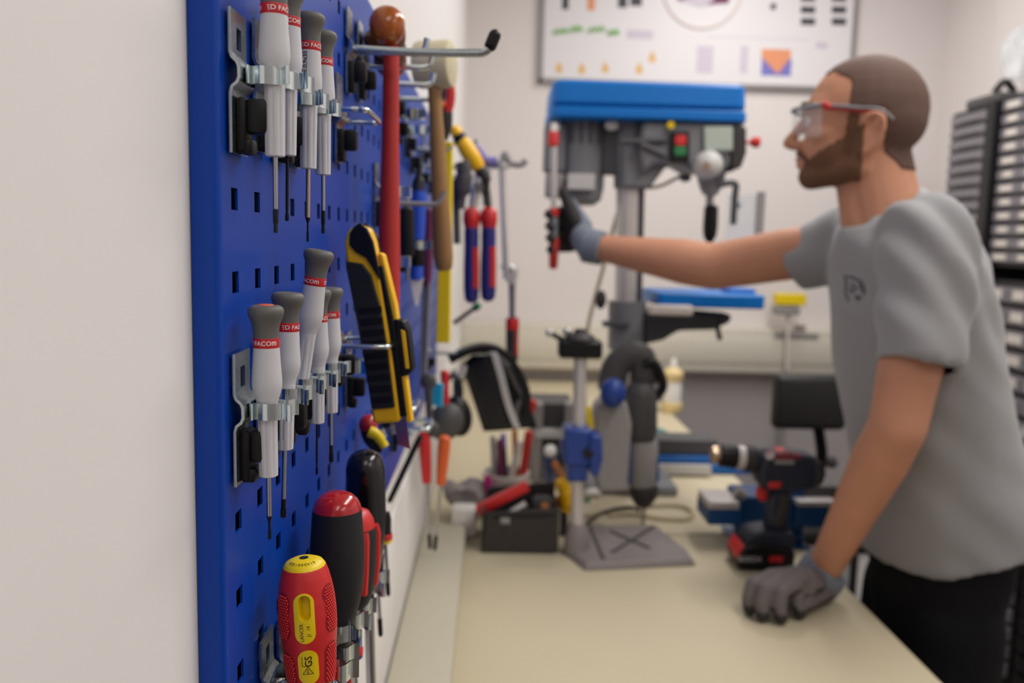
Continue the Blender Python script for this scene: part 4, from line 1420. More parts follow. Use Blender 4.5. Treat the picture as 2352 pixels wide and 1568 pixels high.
# second grey carrier with blue knob and yellow mark
D2 = D + 0.10
m = MB()
m.prism([((x - 1400) * sc, -(y - 1000) * sc) for x, y in ((1358, 925), (1380, 900), (1432, 905), (1448, 960), (1445, 1130), (1372, 1135), (1356, 1060))], frame(P(1400, 1000, D2), (1, 0, 0), (0, 0, 1)), 0.07)
m.build('drill_carrier', 'mid_grey', ds, bev=0.006)
MB().ell(P(1408, 902, D2 - 0.05), (0.026, 0.022, 0.030)).build('depth_knob', 'stand_blue', ds)
MB().prism([((x - 1350) * sc, -(y - 950) * sc) for x, y in ((1343, 935), (1356, 930), (1366, 985), (1350, 982))], frame(P(1350, 950, D2 - 0.045), (1, 0, 0), (0, 0, 1)), 0.01).build('warning_mark', 'yellow_plastic', ds)

# ------------------------------------------------------------------ upright power drill on the stand
D = 1.80
sc = D / 1980
pd = thing('power_drill', 'upright grey and black power drill with blue side grip behind the drill stand', 'power drill', P(1476, 1158, D))
MB().lathe([(18 * sc, 0), (30 * sc, 8 * sc), (38 * sc, 30 * sc), (40 * sc, 110 * sc), (36 * sc, 130 * sc), (33 * sc, 136 * sc)], P(1472, 878, D), (0.03, 0, -1), n=28).build('motor_housing', 'dark_grey', pd)
MB().lathe([(33 * sc, 0), (36 * sc, 6 * sc), (35 * sc, 100 * sc), (31 * sc, 110 * sc)], P(1477, 1010, D), (0.02, 0, -1), n=28).build('gear_housing', 'mid_grey', pd)
MB().lathe([(32 * sc, 0), (36 * sc, 8 * sc), (33 * sc, 28 * sc), (22 * sc, 46 * sc), (14 * sc, 54 * sc)], P(1479, 1112, D), (0, 0, -1), n=24).build('chuck', 'charcoal', pd)
MB().tube([P(1441, 1005, D - 0.015), P(1440, 1110, D - 0.015)], [0.010, 0.008], n=10).build('side_grip', 'stand_blue', pd)
MB().tube([P(1507, 1050, D - 0.01), P(1508, 1105, D - 0.01)], 0.006, n=10).build('side_strip', 'stand_blue', pd)
MB().tube(smooth_path([P(1478, 838, D), P(1500, 832, D), P(1518, 862, D), P(1522, 892, D), P(1502, 915, D)], 5), 0.010, n=12).build('handle', 'black_plastic', pd)
MB().tube(smooth_path([P(1404, 895, D + 0.02), P(1412, 848, D + 0.02), P(1440, 818, D + 0.02), P(1474, 822, D + 0.02), P(1480, 880, D + 0.02)], 5), 0.030, n=14, flat=0.7).build('upper_handle', 'dark_grey', pd)
MB().cyl(P(1479, 1166, D), (P(1479, 1166, D).x, D, ZBN + 0.0008), 0.004).build('drill_bit', 'steel', pd)

# grey rag at the end of the duct
q_ = PZ(1070, 1195, ZBN)
rg = MB().ell((q_.x, q_.y + 0.02, ZBN + 0.045), (0.045, 0.050, 0.034), u=28, v=18)
for v in rg.bm.verts:
    v.co += Vector((noise.noise(v.co * 38), noise.noise(v.co * 38 + Vector((4, 2, 0))), noise.noise(v.co * 30 + Vector((1, 7, 0))))) * 0.022
    v.co.z = max(v.co.z, ZBN + 0.001)
    v.co.x = max(v.co.x, WX + 0.006)
tag(rg.build('work_cloth', 'cast_grey'), 'crumpled grey work cloth at the end of the cream duct beside the black case', 'cloth')
# cables on the bench
def cable(name, label, pts, rad, m, closed=False):
    t = MB().tube(smooth_path(pts, 6), rad, n=8).build(name, m)
    return tag(t, label, 'cable')


def bz(x, y, h=0.006):
    return PZ(x, y, ZBN) + Vector((0, 0, h))


cable('cable', 'beige looped cable lying on the bench behind the grey foot plate', [bz(1345, 1190), bz(1420, 1174), bz(1500, 1166), bz(1560, 1166), bz(1590, 1180), bz(1575, 1197), bz(1510, 1195), bz(1450, 1185), bz(1400, 1190)], 0.0046, 'bench_edge')
cable('cable', 'dark thin cable crossing the bench behind the drill stand column', [bz(1342, 1225, 0.016), bz(1380, 1195, 0.016), bz(1440, 1180, 0.016), bz(1470, 1180)], 0.004, 'charcoal')
for (x, y, mn, lab, sz) in ((1362, 1140, 'white_plastic', 'small crumpled white tissue on the bench behind the column', 0.022), (1410, 1132, 'label_white', 'small pale parts bag on the bench left of the power drill', 0.020), (1346, 1152, 'green_tip', 'small green cap on the bench right of the column', 0.010)):
    q = PZ(x, y, ZBN)
    m = MB().ell(q + Vector((0, 0, sz * 0.45)), (sz, sz * 0.8, sz * 0.45), u=14, v=10)
    for v in m.bm.verts:
        v.co += Vector((noise.noise(v.co * 90), noise.noise(v.co * 90 + Vector((5, 0, 0))), 0)) * sz * 0.35
        v.co.z = max(v.co.z, ZBN + 0.0005)
    tag(m.build('tissue' if 'tissue' in lab else ('parts_bag' if 'bag' in lab else 'bottle_cap'), mn), lab, 'tissue' if 'tissue' in lab else ('bag' if 'bag' in lab else 'cap'))

# ------------------------------------------------------------------ cordless drill
D = PZ(1745, 1300, ZBN).y + 0.01
sc = D / 1980
cdr = thing('cordless_drill', 'navy cordless drill standing on its battery in front of the blue vise', 'cordless drill', (P(1745, 1300, D).x, D, ZBN))
MD = frame(P(1745, 1290, D), (1, 0, 0), (0, 0, 1))


def dpoly(pts, th, name, m, par=cdr, off=0.0, bev=0.006):
    Mq = MD @ Matrix.Translation((0, 0, off))
    return MB().prism([((x - 1745) * sc, -(y - 1290) * sc) for x, y in pts], Mq, th).build(name, m, par, bev=bev, ang=0.5)


zfl = ZBN + 0.001
bat = dpoly([(1680, 1294), (1676, 1262), (1690, 1236), (1720, 1226), (1802, 1236), (1815, 1254), (1812, 1294)], 0.078, 'battery', 'black_plastic')
for v in bat.data.vertices:
    pass
dpoly([(1678, 1280), (1676, 1255), (1690, 1234), (1698, 1240), (1690, 1282)], 0.070, 'battery_latch', 'red_plastic', bat, bev=0.003)
lt = MB()
b_ = text_bm('BOSCH', 0.013, True)
bmesh.ops.transform(b_, matrix=frame(P(1722, 1284, D - 0.0398), (1, 0, 0), (0, 0, 1)), verts=b_.verts)
lt.merge(b_)
lt.build('battery_lettering', 'light_grey', bat, smooth=False)
m = MB()
pb(m, 1768, 1277, 1798, 1291, D - 0.040, 0.002)
m.build('battery_plate', 'band_red', bat)
dpoly([(1700, 1240), (1696, 1222), (1712, 1206), (1752, 1200), (1812, 1206), (1818, 1234), (1806, 1248)], 0.066, 'foot', 'drill_navy')
dpoly([(1756, 1110), (1806, 1100), (1806, 1150), (1804, 1190), (1812, 1215), (1748, 1215), (1752, 1170), (1752, 1130)], 0.036, 'grip', 'drill_navy', bev=0.010)
dpoly([(1776, 1112), (1802, 1108), (1800, 1150), (1792, 1196), (1762, 1205), (1764, 1175), (1776, 1140)], 0.040, 'grip_pad', 'charcoal', bev=0.006)
dpoly([(1722, 1035), (1735, 1016), (1780, 1012), (1845, 1020), (1868, 1034), (1878, 1060), (1872, 1085), (1850, 1098), (1810, 1106), (1758, 1112), (1728, 1100), (1716, 1075)], 0.062, 'housing', 'drill_navy', bev=0.014)
dpoly([(1838, 1022), (1866, 1032), (1878, 1060), (1870, 1088), (1846, 1098), (1850, 1060)], 0.066, 'rear_cover', 'charcoal', bev=0.008)
dpoly([(1762, 1012), (1788, 1010), (1790, 1022), (1764, 1024)], 0.026, 'top_switch', 'red_plastic', bev=0.003)
dpoly([(1740, 1082), (1772, 1080), (1770, 1096), (1742, 1098)], 0.066, 'direction_switch', 'red_plastic', bev=0.003)
dpoly([(1728, 1104), (1742, 1100), (1750, 1112), (1752, 1134), (1738, 1140), (1726, 1128)], 0.020, 'trigger', 'red_plastic', bev=0.004)
hs_ = [o for o in cdr.children if o.name.startswith('housing')][0]
b_ = text_bm('BOSCH', 0.019, True)
bmesh.ops.transform(b_, matrix=frame(P(1800, 1046, D - 0.0318), (1, -0.0, -0.02), (0, 0, 1)), verts=b_.verts)
MB().merge(b_).build('maker_lettering', 'red_plastic', hs_, smooth=False)
m = MB()
pb(m, 1780, 1056, 1824, 1066, D - 0.0316, 0.001)
m.build('model_strip', 'mid_grey', hs_)
MB().cyl(P(1768, 1045, D - 0.0316), P(1768, 1045, D - 0.0322), 0.008).build('round_mark', 'light_grey', hs_)
ax_ = (P(1630, 1040, D) - P(1730, 1052, D)).normalized()
a0 = P(1730, 1054, D)
u_ = sc
MB().lathe([(31 * u_, -4 * u_), (32 * u_, 2 * u_), (31 * u_, 20 * u_), (27 * u_, 24 * u_)], a0, ax_, n=28).build('torque_ring', 'charcoal', cdr)
MB().lathe([(27 * u_, 22 * u_), (29 * u_, 24 * u_), (29 * u_, 40 * u_), (26 * u_, 42 * u_)], a0, ax_, n=28).build('gear_ring', 'column_steel', cdr)
MB().lathe([(27 * u_, 40 * u_), (28 * u_, 44 * u_), (27 * u_, 80 * u_), (22 * u_, 82 * u_)], a0, ax_, n=28, ).build('chuck', 'black_plastic', cdr)
MB().lathe([(20 * u_, 80 * u_), (22 * u_, 84 * u_), (20 * u_, 100 * u_), (8 * u_, 104 * u_), (7 * u_, 104 * u_)], a0, ax_, n=28).build('chuck_nose', 'steel_gold', cdr)

# ------------------------------------------------------------------ blue vise behind the drill
D = PZ(1770, 1256, ZBN).y + 0.012
vi = thing('bench_vise', 'dark blue bench vise with steel jaws behind the cordless drill', 'vise', (P(1770, 1250, D).x, D, ZBN))
m = MB()
pb(m, 1628, 1168, 1700, 1208, D - 0.02, 0.10)
m.build('sliding_jaw', 'vise_blue', vi, bev=0.004)
m = MB()
pb(m, 1628, 1152, 1698, 1170, D - 0.022, 0.09)
m.build('jaw_plate', 'column_steel', vi, bev=0.002)
m = MB()
pb(m, 1695, 1138, 1850, 1225, D, 0.09)
pb(m, 1715, 1222, 1850, 1250, D, 0.10)
m.build('body', 'vise_blue', vi, bev=0.008)
m = MB()
pb(m, 1795, 1100, 1862, 1150, D + 0.01, 0.07)
m.build('anvil_block', 'vise_blue', vi, bev=0.012)
m = MB()
pb(m, 1830, 1160, 1925, 1212, D - 0.02, 0.10)
m.build('fixed_jaw', 'vise_blue', vi, bev=0.004)
m = MB()
pb(m, 1832, 1150, 1922, 1164, D - 0.022, 0.09)
m.build('jaw_plate', 'column_steel', vi, bev=0.002)
m = MB()
pb(m, 1845, 1115, 1925, 1152, D + 0.01, 0.07)
m.build('rear_slide', 'dark_grey', vi, bev=0.004)
m = MB()
zb = ZBN + 0.012
pa = P(1770, 1250, D)
m.box((pa.x, D + 0.04, ZBN + (P(1770, 1252, D).z - ZBN) / 2 + 0.0006), (0.15, 0.13, max(0.004, P(1770, 1252, D).z - ZBN) + 0.002))
m.build('swivel_base', 'vise_blue', vi, bev=0.001)
MB().tube([P(1690, 1128, D + 0.01), P(1708, 1140, D + 0.01)], 0.012, n=10).build('screw_end', 'mid_grey', vi)

# ------------------------------------------------------------------ machine vise farther back
D = PZ(1590, 1094, ZBN).y
mv = thing('machine_vise', 'bright blue machine vise with a dark grey bar on the far bench', 'vise', (P(1590, 1094, D).x, D, ZBN))
m = MB()
pb(m, 1500, 1046, 1640, 1066, D, 0.12)
pb(m, 1632, 1066, 1740, 1090, D + 0.02, 0.10)
m.build('body', 'vise_bright', mv, bev=0.004)
m = MB()
pb(m, 1498, 1066, 1634, 1092, D - 0.01, 0.12)
m.build('base_plate', 'light_grey', mv, bev=0.003)
m = MB()
pb(m, 1480, 1008, 1648, 1046, D + 0.01, 0.09)
m.build('dark_jaw', 'press_dark', mv, bev=0.004)
# cutting mat and bottle at the end of the far bench
tm_ = MB()
q0 = [PZ(1500, 985, ZBN), PZ(1520, 985, ZBN), PZ(1566, 1012, ZBN), PZ(1480, 1012, ZBN)]
tm_.add([p + Vector((0, 0, h)) for h in (0.0005, 0.003) for p in q0], [(0, 1, 2, 3), (7, 6, 5, 4)] + [(i, (i + 1) % 4, 4 + (i + 1) % 4, 4 + i) for i in range(4)])
tag(tm_.build('cutting_mat', 'teal_mat', smooth=False), 'teal cutting mat lying on the far bench behind the power drill', 'mat')
q = PZ(1542, 946, ZBN)
D = q.y
sc = D / 1980
wb = thing('wash_bottle', 'white bottle with amber bands and a pointed spout near the back wall', 'bottle', (q.x, D, ZBN))
MB().lathe([(22 * sc, 0.0005), (24 * sc, 4 * sc), (24 * sc, 22 * sc), (22 * sc, 26 * sc)], (q.x, D, ZBN), (0, 0, 1), n=24).build('lower_band', 'cream_label', wb)
MB().lathe([(21 * sc, 24 * sc), (21 * sc, 72 * sc), (20 * sc, 74 * sc)], (q.x, D, ZBN), (0, 0, 1), n=24).build('body', 'white_plastic', wb)
MB().lathe([(21 * sc, 73 * sc), (24 * sc, 78 * sc), (24 * sc, 94 * sc), (16 * sc, 102 * sc), (9 * sc, 106 * sc)], (q.x, D, ZBN), (0, 0, 1), n=24).build('cap', 'cream_label', wb)
MB().lathe([(9 * sc, 104 * sc), (8 * sc, 118 * sc), (3 * sc, 128 * sc)], (q.x, D, ZBN), (0, 0, 1), n=16).build('spout', 'white_plastic', wb)

# ------------------------------------------------------------------ bench drill press
D = 2.02
sc = D / 1980
dp = thing('drill_press', 'tall grey bench drill press with a bright blue belt cover', 'drill press', (P(1445, 1000, D).x, D + 0.02, ZBN))
FD = frame(P(1445, 500, D), (1, 0, 0), (0, 0, 1))


def q(x, y, dd=0.0):
    return P(x, y, D + dd)


def dpp(pts, th, name, m, off=0.0, bev=0.006, par=dp):
    """outline in the front plane, thickness centred on depth D + off."""
    yf = D + off - th / 2
    p3 = [P(x, y, yf) for x, y in pts]
    n = len(p3)
    mb_ = MB()
    mb_.add([Vector((p.x, yf, p.z)) for p in p3] + [Vector((p.x, yf + th, p.z)) for p in p3],
          [tuple(range(n)), tuple(range(n, 2 * n))[::-1]] + [(i, (i + 1) % n, n + (i + 1) % n, n + i) for i in range(n)])
    return mb_.build(name, m, par, bev=bev, ang=0.5)


# belt cover: rounded box in plan with a lip
def plan_round(x0, x1, y0, y1, r0, r1, n=7):
    pts = []
    for (cx, cy, r, a0) in ((x1 - r1, y0 + r1, r1, -math.pi / 2), (x1 - r1, y1 - r1, r1, 0), (x0 + r0, y1 - r0, r0, math.pi / 2), (x0 + r0, y0 + r0, r0, math.pi)):
        for i in range(n):
            a = a0 + (math.pi / 2) * i / (n - 1)
            pts.append((cx + r * math.cos(a), cy + r * math.sin(a)))
    return pts


def plan_solid(pts, z0, z1, taper=1.0):
    m = MB()
    n = len(pts)
    cx = sum(p[0] for p in pts) / n
    cy = sum(p[1] for p in pts) / n
    vs = [Vector((x, y, z0)) for x, y in pts] + [Vector((cx + (x - cx) * taper, cy + (y - cy) * taper, z1)) for x, y in pts]
    m.add(vs, [tuple(range(n))[::-1], tuple(range(n, 2 * n))] + [(i, (i + 1) % n, n + (i + 1) % n, n + i) for i in range(n)])
    return m


xl, xr = q(1266, 230, -0.09).x, q(1720, 240, -0.09).x
zt, zl, zb_ = q(1490, 187, -0.09).z, q(1490, 245, -0.09).z, q(1490, 274, -0.09).z
cov = plan_solid(plan_round(xl, xr, D - 0.09, D + 0.13, 0.03, 0.03), zl, zt, 0.985).build('belt_cover', 'press_blue', dp, bev=0.008)
plan_solid(plan_round(xl - 0.002, xr + 0.002, D - 0.094, D + 0.134, 0.03, 0.03), zb_, zl - 0.003).build('cover_base', 'press_blue', dp, bev=0.004)
dpp([(1478, 276), (1712, 280), (1712, 340), (1700, 372), (1660, 396), (1590, 388), (1560, 372), (1500, 378), (1478, 400), (1470, 340)], 0.150, 'head_casting', 'press_grey', bev=0.010)
dpp([(1682, 288), (1716, 290), (1716, 350), (1704, 384), (1676, 396), (1680, 340)], 0.165, 'front_cover', 'charcoal', bev=0.006)
MB().cyl(q(1446, 276), q(1446, 432), 36 * sc, n=28).build('column_collar', 'press_grey', dp)
m = MB()
m.prism([((x - 1445) * sc, -(y - 500) * sc) for x, y in ((1420, 345), (1500, 348), (1540, 360), (1510, 396), (1482, 436), (1418, 436))], FD, 0.09)
m.build('collar_rib', 'press_grey', dp, bev=0.008)
# motor
MB().lathe([(42 * sc, 0), (50 * sc, 6 * sc), (52 * sc, 30 * sc), (52 * sc, 150 * sc), (46 * sc, 178 * sc), (30 * sc, 190 * sc)], q(1340, 277, 0.02), (0, 0, -1), n=40).build('motor', 'press_grey', dp)
m = MB()
for k in range(8):
    a = math.pi + math.pi * (k + 0.5) / 8
    p0 = q(1340, 285, 0.02) + Vector((math.cos(a), math.sin(a), 0)) * 52 * sc
    p1 = q(1340, 335, 0.02) + Vector((math.cos(a), math.sin(a), 0)) * 52 * sc
    m.tube([p0, p1], 0.0035, n=6)
m.build('motor_fin', 'press_dark', dp)
m = MB()
pb(m, 1305, 398, 1366, 436, D - 0.052, 0.04)
m.build('rating_plate', 'light_grey', dp, bev=0.002)
m = MB()
pb(m, 1252, 282, 1298, 395, D - 0.03, 0.06)
m.build('capacitor_box', 'press_grey', dp, bev=0.006)
m = MB()
pb(m, 1254, 395, 1296, 455, D - 0.03, 0.05)
m.build('terminal_box', 'mid_grey', dp, bev=0.008)
m = MB()
pb(m, 1386, 280, 1422, 400, D - 0.02, 0.06)
m.build('motor_plate', 'press_dark', dp, bev=0.004)
MB().ell(q(1405, 288, -0.05), (0.016, 0.012, 0.012)).build('plate_bolt', 'light_grey', dp)
m = MB()
m.tube([q(1425, 326, -0.08), q(1530, 322, -0.08)], 0.007, n=8)
m.tube([q(1470, 330, -0.08), q(1530, 358, -0.08)], 0.007, n=8)
m.build('tension_rod', 'press_dark', dp)
sw = dpp([(1540, 302), (1584, 300), (1584, 374), (1542, 374)], 0.016, 'switch_box', 'black_plastic', off=-0.082, bev=0.003)
m = MB()
pb(m, 1552, 310, 1576, 334, D - 0.094, 0.006)
m.build('stop_button', 'red_plastic', sw, bev=0.002)
m = MB()
pb(m, 1550, 336, 1576, 358, D - 0.094, 0.006)
m.build('start_button', 'green_button', sw, bev=0.002)
MB().cyl(q(1541, 287, -0.08), q(1541, 287, -0.092), 0.008).build('indicator', 'yellow_plastic', dp)
dpp([(1618, 290), (1684, 290), (1684, 346), (1618, 346)], 0.012, 'speed_display', 'screen_green', off=-0.082, bev=0.003)
# feed hub, quill, chuck
hub = MB().lathe([(30 * sc, 0), (30 * sc, 0.03), (24 * sc, 0.04), (12 * sc, 0.05), (4 * sc, 0.052)], q(1622, 380, -0.075), (0, -1, 0), n=28).build('feed_hub', 'light_grey', dp)
MB().cyl(q(1622, 380, -0.12), q(1622, 380, -0.132), 8 * sc).build('hub_bolt', 'steel_gold', hub)
m = MB()
pb(m, 1650, 345, 1664, 430, D - 0.10, 0.02)
m.build('feed_arm', 'press_dark', dp, bev=0.003)
MB().tube(smooth_path([q(1656, 424, -0.09), q(1676, 420, -0.09), q(1690, 424, -0.09), q(1688, 450, -0.09), q(1684, 516, -0.09)], 4), 0.0075, n=10).build('feed_handle', 'press_dark', dp)
MB().lathe([(34 * sc, 0), (32 * sc, 20 * sc), (24 * sc, 46 * sc), (16 * sc, 60 * sc), (9 * sc, 62 * sc), (9 * sc, 84 * sc)], q(1634, 386), (0, 0, -1), n=28).build('quill', 'mid_grey', dp)
MB().lathe([(10 * sc, 0), (16 * sc, 6 * sc), (17 * sc, 50 * sc), (15 * sc, 70 * sc), (8 * sc, 84 * sc), (5 * sc, 86 * sc)], q(1634, 470), (0, 0, -1), n=28).build('chuck', 'black_plastic', dp)
MB().lathe([(0.004, -0.035), (0.004, 0.008), (0.010, 0.010), (0.013, 0.022), (0.010, 0.028), (0.002, 0.030)], q(1716, 326, -0.06), (1, 0, 0), n=20).build('depth_lock_knob', 'red_plastic', dp)
MB().ell(q(1574, 408, -0.04), (0.014, 0.012, 0.010)).build('casting_foot', 'press_dark', dp)
# column
zcol = P(1420, 900, D).z
MB().cyl(q(1446, 428), Vector((q(1436, 1100).x, D, ZBN + 0.02)), 30 * sc, n=32).build('column', 'column_steel', dp)
MB().tube([q(1472, 436, -0.02), q(1466, 700, -0.02)], 0.009, n=8).build('rack', 'dark_grey', dp)
MB().box((q(1450, 1130).x, D + 0.06, ZBN + 0.012), (0.22, 0.15, 0.022), bev=0.004).build('base_plate', 'press_grey', dp)
# table bracket and table
m = MB()
m.cyl(q(1441, 690), q(1440, 800), 44 * sc, n=28)
m.build('table_collar', 'press_grey', dp)
m = MB()
pb(m, 1386, 738, 1446, 752, D - 0.055, 0.03)
m.build('collar_lever', 'press_dark', dp, bev=0.003)
MB().ell(q(1380, 688, -0.04), (0.013, 0.012, 0.022)).build('height_knob', 'charcoal', dp)
dpp([(1478, 716), (1560, 712), (1682, 722), (1680, 740), (1640, 758), (1560, 760), (1524, 782), (1478, 792)], 0.07, 'table_arm', 'press_dark', bev=0.008)
plan_solid(plan_round(q(1512, 700, -0.1).x, q(1758, 700, -0.1).x, D - 0.10, D + 0.12, 0.01, 0.01), q(1640, 708, -0.1).z, q(1640, 676, -0.1).z).build('table', 'press_blue', dp, bev=0.004)
plan_solid(plan_round(q(1672, 700, -0.03).x, q(1738, 700, -0.03).x, D - 0.02, D + 0.05, 0.006, 0.006), q(1700, 678, -0.03).z, q(1700, 664, -0.03).z).build('table_stop', 'press_blue', dp, bev=0.003)
m = MB()
pb(m, 1492, 700, 1592, 726, D - 0.13, 0.03)
m.build('table_clip', 'label_white', dp, bev=0.005)
MB().tube(smooth_path([q(1640, 724, -0.06), q(1658, 736, -0.06), q(1648, 748, -0.06), q(1654, 780, -0.06)], 4), 0.006, n=8).build('table_crank', 'charcoal', dp)
# cable hanging from the motor
MB().tube(smooth_path([q(1424, 470, 0.06), q(1410, 520, 0.06), q(1384, 620, 0.06), q(1362, 700, 0.06), q(1348, 770, 0.06), q(1342, 900, 0.06), q(1350, 1080, 0.06)], 5), 0.005, n=8).build('power_cable', 'bench_edge', dp)
MB().tube(smooth_path([q(1482, 432, 0.03), q(1520, 426, 0.03), q(1566, 402, 0.03)], 5), 0.004, n=8).build('lamp_cable', 'bench_edge', dp)
# clear guard on the right of the spindle
m = MB()
pb(m, 1672, 446, 1748, 556, D + 0.06, 0.003)
gd = m.build('guard', 'clear_plastic', dp)
m = MB()
pb(m, 1742, 440, 1752, 556, D + 0.055, 0.012)
m.build('guard_post', 'mid_grey', gd)
MB().tube([q(1684, 470, 0.06), q(1700, 468, 0.06)], 0.008, n=8).build('guard_hinge', 'frame_grey', gd)

# red handled screw clamp hanging from the motor, held by the far glove
DT = 1.86
sct = DT / 1980
rc = thing('hand_clamp', 'slim red and grey hand clamp held upright in the far glove', 'clamp', P(1272, 615, DT))
MB().tube([P(1273, 300, DT), P(1271, 560, DT)], 7 * sct, n=12).build('bar', 'column_steel', rc)
MB().lathe([(10 * sct, 0), (12 * sct, 4 * sct), (12 * sct, 30 * sct), (8 * sct, 34 * sct)], P(1271, 302, DT), (0, 0, -1), n=16).build('upper_jaw', 'red_plastic', rc)
MB().tube([P(1272, 283, DT), P(1271, 302, DT)], 7 * sct, n=10).build('upper_pin', 'white_plastic', rc)
MB().lathe([(8 * sct, 0), (13 * sct, 3 * sct), (13 * sct, 16 * sct), (8 * sct, 19 * sct)], P(1271, 478, DT), (0, 0, -1), n=16).build('middle_jaw', 'red_plastic', rc)
MB().tube([P(1272, 498, DT), P(1272, 545, DT)], 9 * sct, n=12).build('sleeve', 'frame_grey', rc)
MB().lathe([(9 * sct, 0), (12 * sct, 4 * sct), (11 * sct, 40 * sct), (10 * sct, 66 * sct), (7 * sct, 72 * sct)], P(1273, 545, DT), (0, 0, -1), n=16).build('handle', 'hammer_red', rc)
MB().tube([P(1280, 300, DT), P(1282, 292, DT + 0.06), P(1282, 288, D - 0.025)], 0.004, n=8).build('hanging_link', 'mid_grey', rc)

# ------------------------------------------------------------------ framed notice board on the back wall
YN = YB - 0.03
nbd = thing('notice_board', 'large white framed planning board on the back wall above the bench drill', 'notice board', P(1605, 195, YN))
a, b = P(1240, 190, YN), P(1973, 199, YN)
x0, x1, z0 = P(1242, 0, YN).x, P(1974, 0, YN).x, (P(1240, 187, YN).z + P(1840, 207, YN).z) / 2
z1 = z0 + 0.95
MB().box(((x0 + x1) / 2, YB - 0.012, (z0 + z1) / 2), (x1 - x0 - 0.01, 0.016, z1 - z0 - 0.01)).build('panel', 'paper', nbd, smooth=False)
fr = MB()
t = 0.018
for (c, s) in ((((x0 + x1) / 2, z0 + t / 2), (x1 - x0, t)), (((x0 + x1) / 2, z1 - t / 2), (x1 - x0, t)), ((x0 + t / 2, (z0 + z1) / 2), (t, z1 - z0)), ((x1 - t / 2, (z0 + z1) / 2), (t, z1 - z0))):
    fr.box((c[0], YB - 0.014, c[1]), (s[0], 0.026, s[1]))
fr.build('frame', 'aluminium', nbd, bev=0.002)
YP = YB - 0.0205


def nrect(m, xa, ya, xb, yb):
    pa, pc = P(xa, ya, YP), P(xb, yb, YP)
    m.box(((pa.x + pc.x) / 2, YP, (pa.z + pc.z) / 2), (abs(pc.x - pa.x), 0.001, abs(pa.z - pc.z)))


def npoly(m, pts):
    p3 = [P(x, y, YP) for x, y in pts]
    m.add([p + Vector((0, -0.0004, 0)) for p in p3], [tuple(range(len(pts)))])


for nm, mn, rects in (('dark_print', 'ink_dark', [(1292, -25, 1306, 22), (1420, -10, 1440, 18), (1448, -12, 1474, 14), (1770, 8, 1782, 22)] + [(xx_, yy_, xx_ + 32, yy_ + 17) for xx_ in (1840, 1911) for yy_ in (-40, -13, 14, 41)]),
                      ('orange_print', 'ink_orange', [(1350, -25, 1366, 24)]),
                      ('lilac_print', 'ink_lilac', [(1602, 105, 1636, 168), (1702, 105, 1716, 168), (1440, 68, 1500, 90), (1620, 84, 1860, 90), (1875, 96, 1900, 112)]),
                      ('violet_chart', 'ink_violet', [(1750, 134, 1816, 175)]),
                      ('orange_chart', 'ink_orange', [(1750, 112, 1816, 136)])):
    for r_ in rects:
        m = MB()
        nrect(m, *r_)
        m.build(nm, mn, nbd, smooth=False)
m = MB()
npoly(m, [(1752, 134), (1814, 134), (1786, 170)])
for v in m.bm.verts:
    v.co.y -= 0.0006
m.build('orange_wedge', 'ink_orange', nbd, smooth=False)
m = MB()
for (xa, ya, wd) in ((1270, 74, 36), (1310, 68, 28), (1350, 70, 40), (1396, 76, 26)):
    pts = [P(xa + wd * i / 10, ya + 7 * math.sin(i * 2.1) - 0.12 * wd * i / 10, YP) for i in range(11)]
    m.tube(pts, 0.006, n=6)
m.build('green_handwriting', 'ink_green', nbd)
for (cx, cy) in ((1284, 156), (1336, 158), (1390, 156), (1468, 158), (1498, 132)):
    m = MB()
    npoly(m, [(cx - 8, cy), (cx, cy - 16), (cx + 8, cy), (cx + 7, cy + 11), (cx - 7, cy + 11)])
    m.build('amber_symbol', 'ink_amber', nbd, smooth=False)
m = MB()
c_ = P(1614, -30, YP)
rad = (P(1705, -30, YP) - c_).length
m.tube([c_ + Vector((math.cos(a) * rad, 0, math.sin(a) * rad)) for a in [2 * math.pi * i / 40 for i in range(41)]], 0.007, n=6)
m.build('drawn_ring', 'ink_ring', nbd)
m = MB()
npoly(m, [(1536, -40), (1600, -42), (1612, 14), (1560, 4)])
npoly(m, [(1612, 14), (1604, -42), (1690, -40), (1672, 8), (1640, 10)])
m.build('purple_drawing', 'ink_purple', nbd, smooth=False)
m = MB()
npoly(m, [(1558, 2), (1606, -14), (1644, -2), (1612, 18)])
for v in m.bm.verts:
    v.co.y -= 0.0006
m.build('lilac_drawing', 'ink_lilac', nbd, smooth=False)

# yellow topped stand on the trunking
YD = YB - 0.13
ys = thing('desk_lamp', 'small yellow topped lamp on a thin pale post by the back wall', 'lamp', P(1806, 855, YD))
m = MB()
pb(m, 1786, 674, 1852, 702, YD - 0.03, 0.06)
m.build('shade', 'yellow_plastic', ys, bev=0.004)
m = MB()
pb(m, 1782, 702, 1838, 724, YD - 0.028, 0.055)
m.build('holder', 'mid_grey', ys, bev=0.006)
MB().tube([P(1810, 722, YD), P(1808, 850, YD)], 0.008, n=10).build('post', 'label_white', ys)
zl_ = P(1808, 850, YD).z
MB().cyl((P(1808, 850, YD).x, YD, 0.001), (P(1808, 850, YD).x, YD, zl_), 0.012).build('floor_post', 'mid_grey', ys)
MB().cyl((P(1808, 850, YD).x, YD, 0.001), (P(1808, 850, YD).x, YD, 0.02), 0.09, n=28).build('floor_disc', 'dark_grey', ys)
m = MB()
pb(m, 1782, 764, 1880, 778, YB - 0.095, 0.004)
pb(m, 1826, 746, 1850, 758, YB - 0.095, 0.004)
tag(m.build('socket_strip', 'mid_grey'), 'faint grey socket strip on the back wall trunking', 'socket')

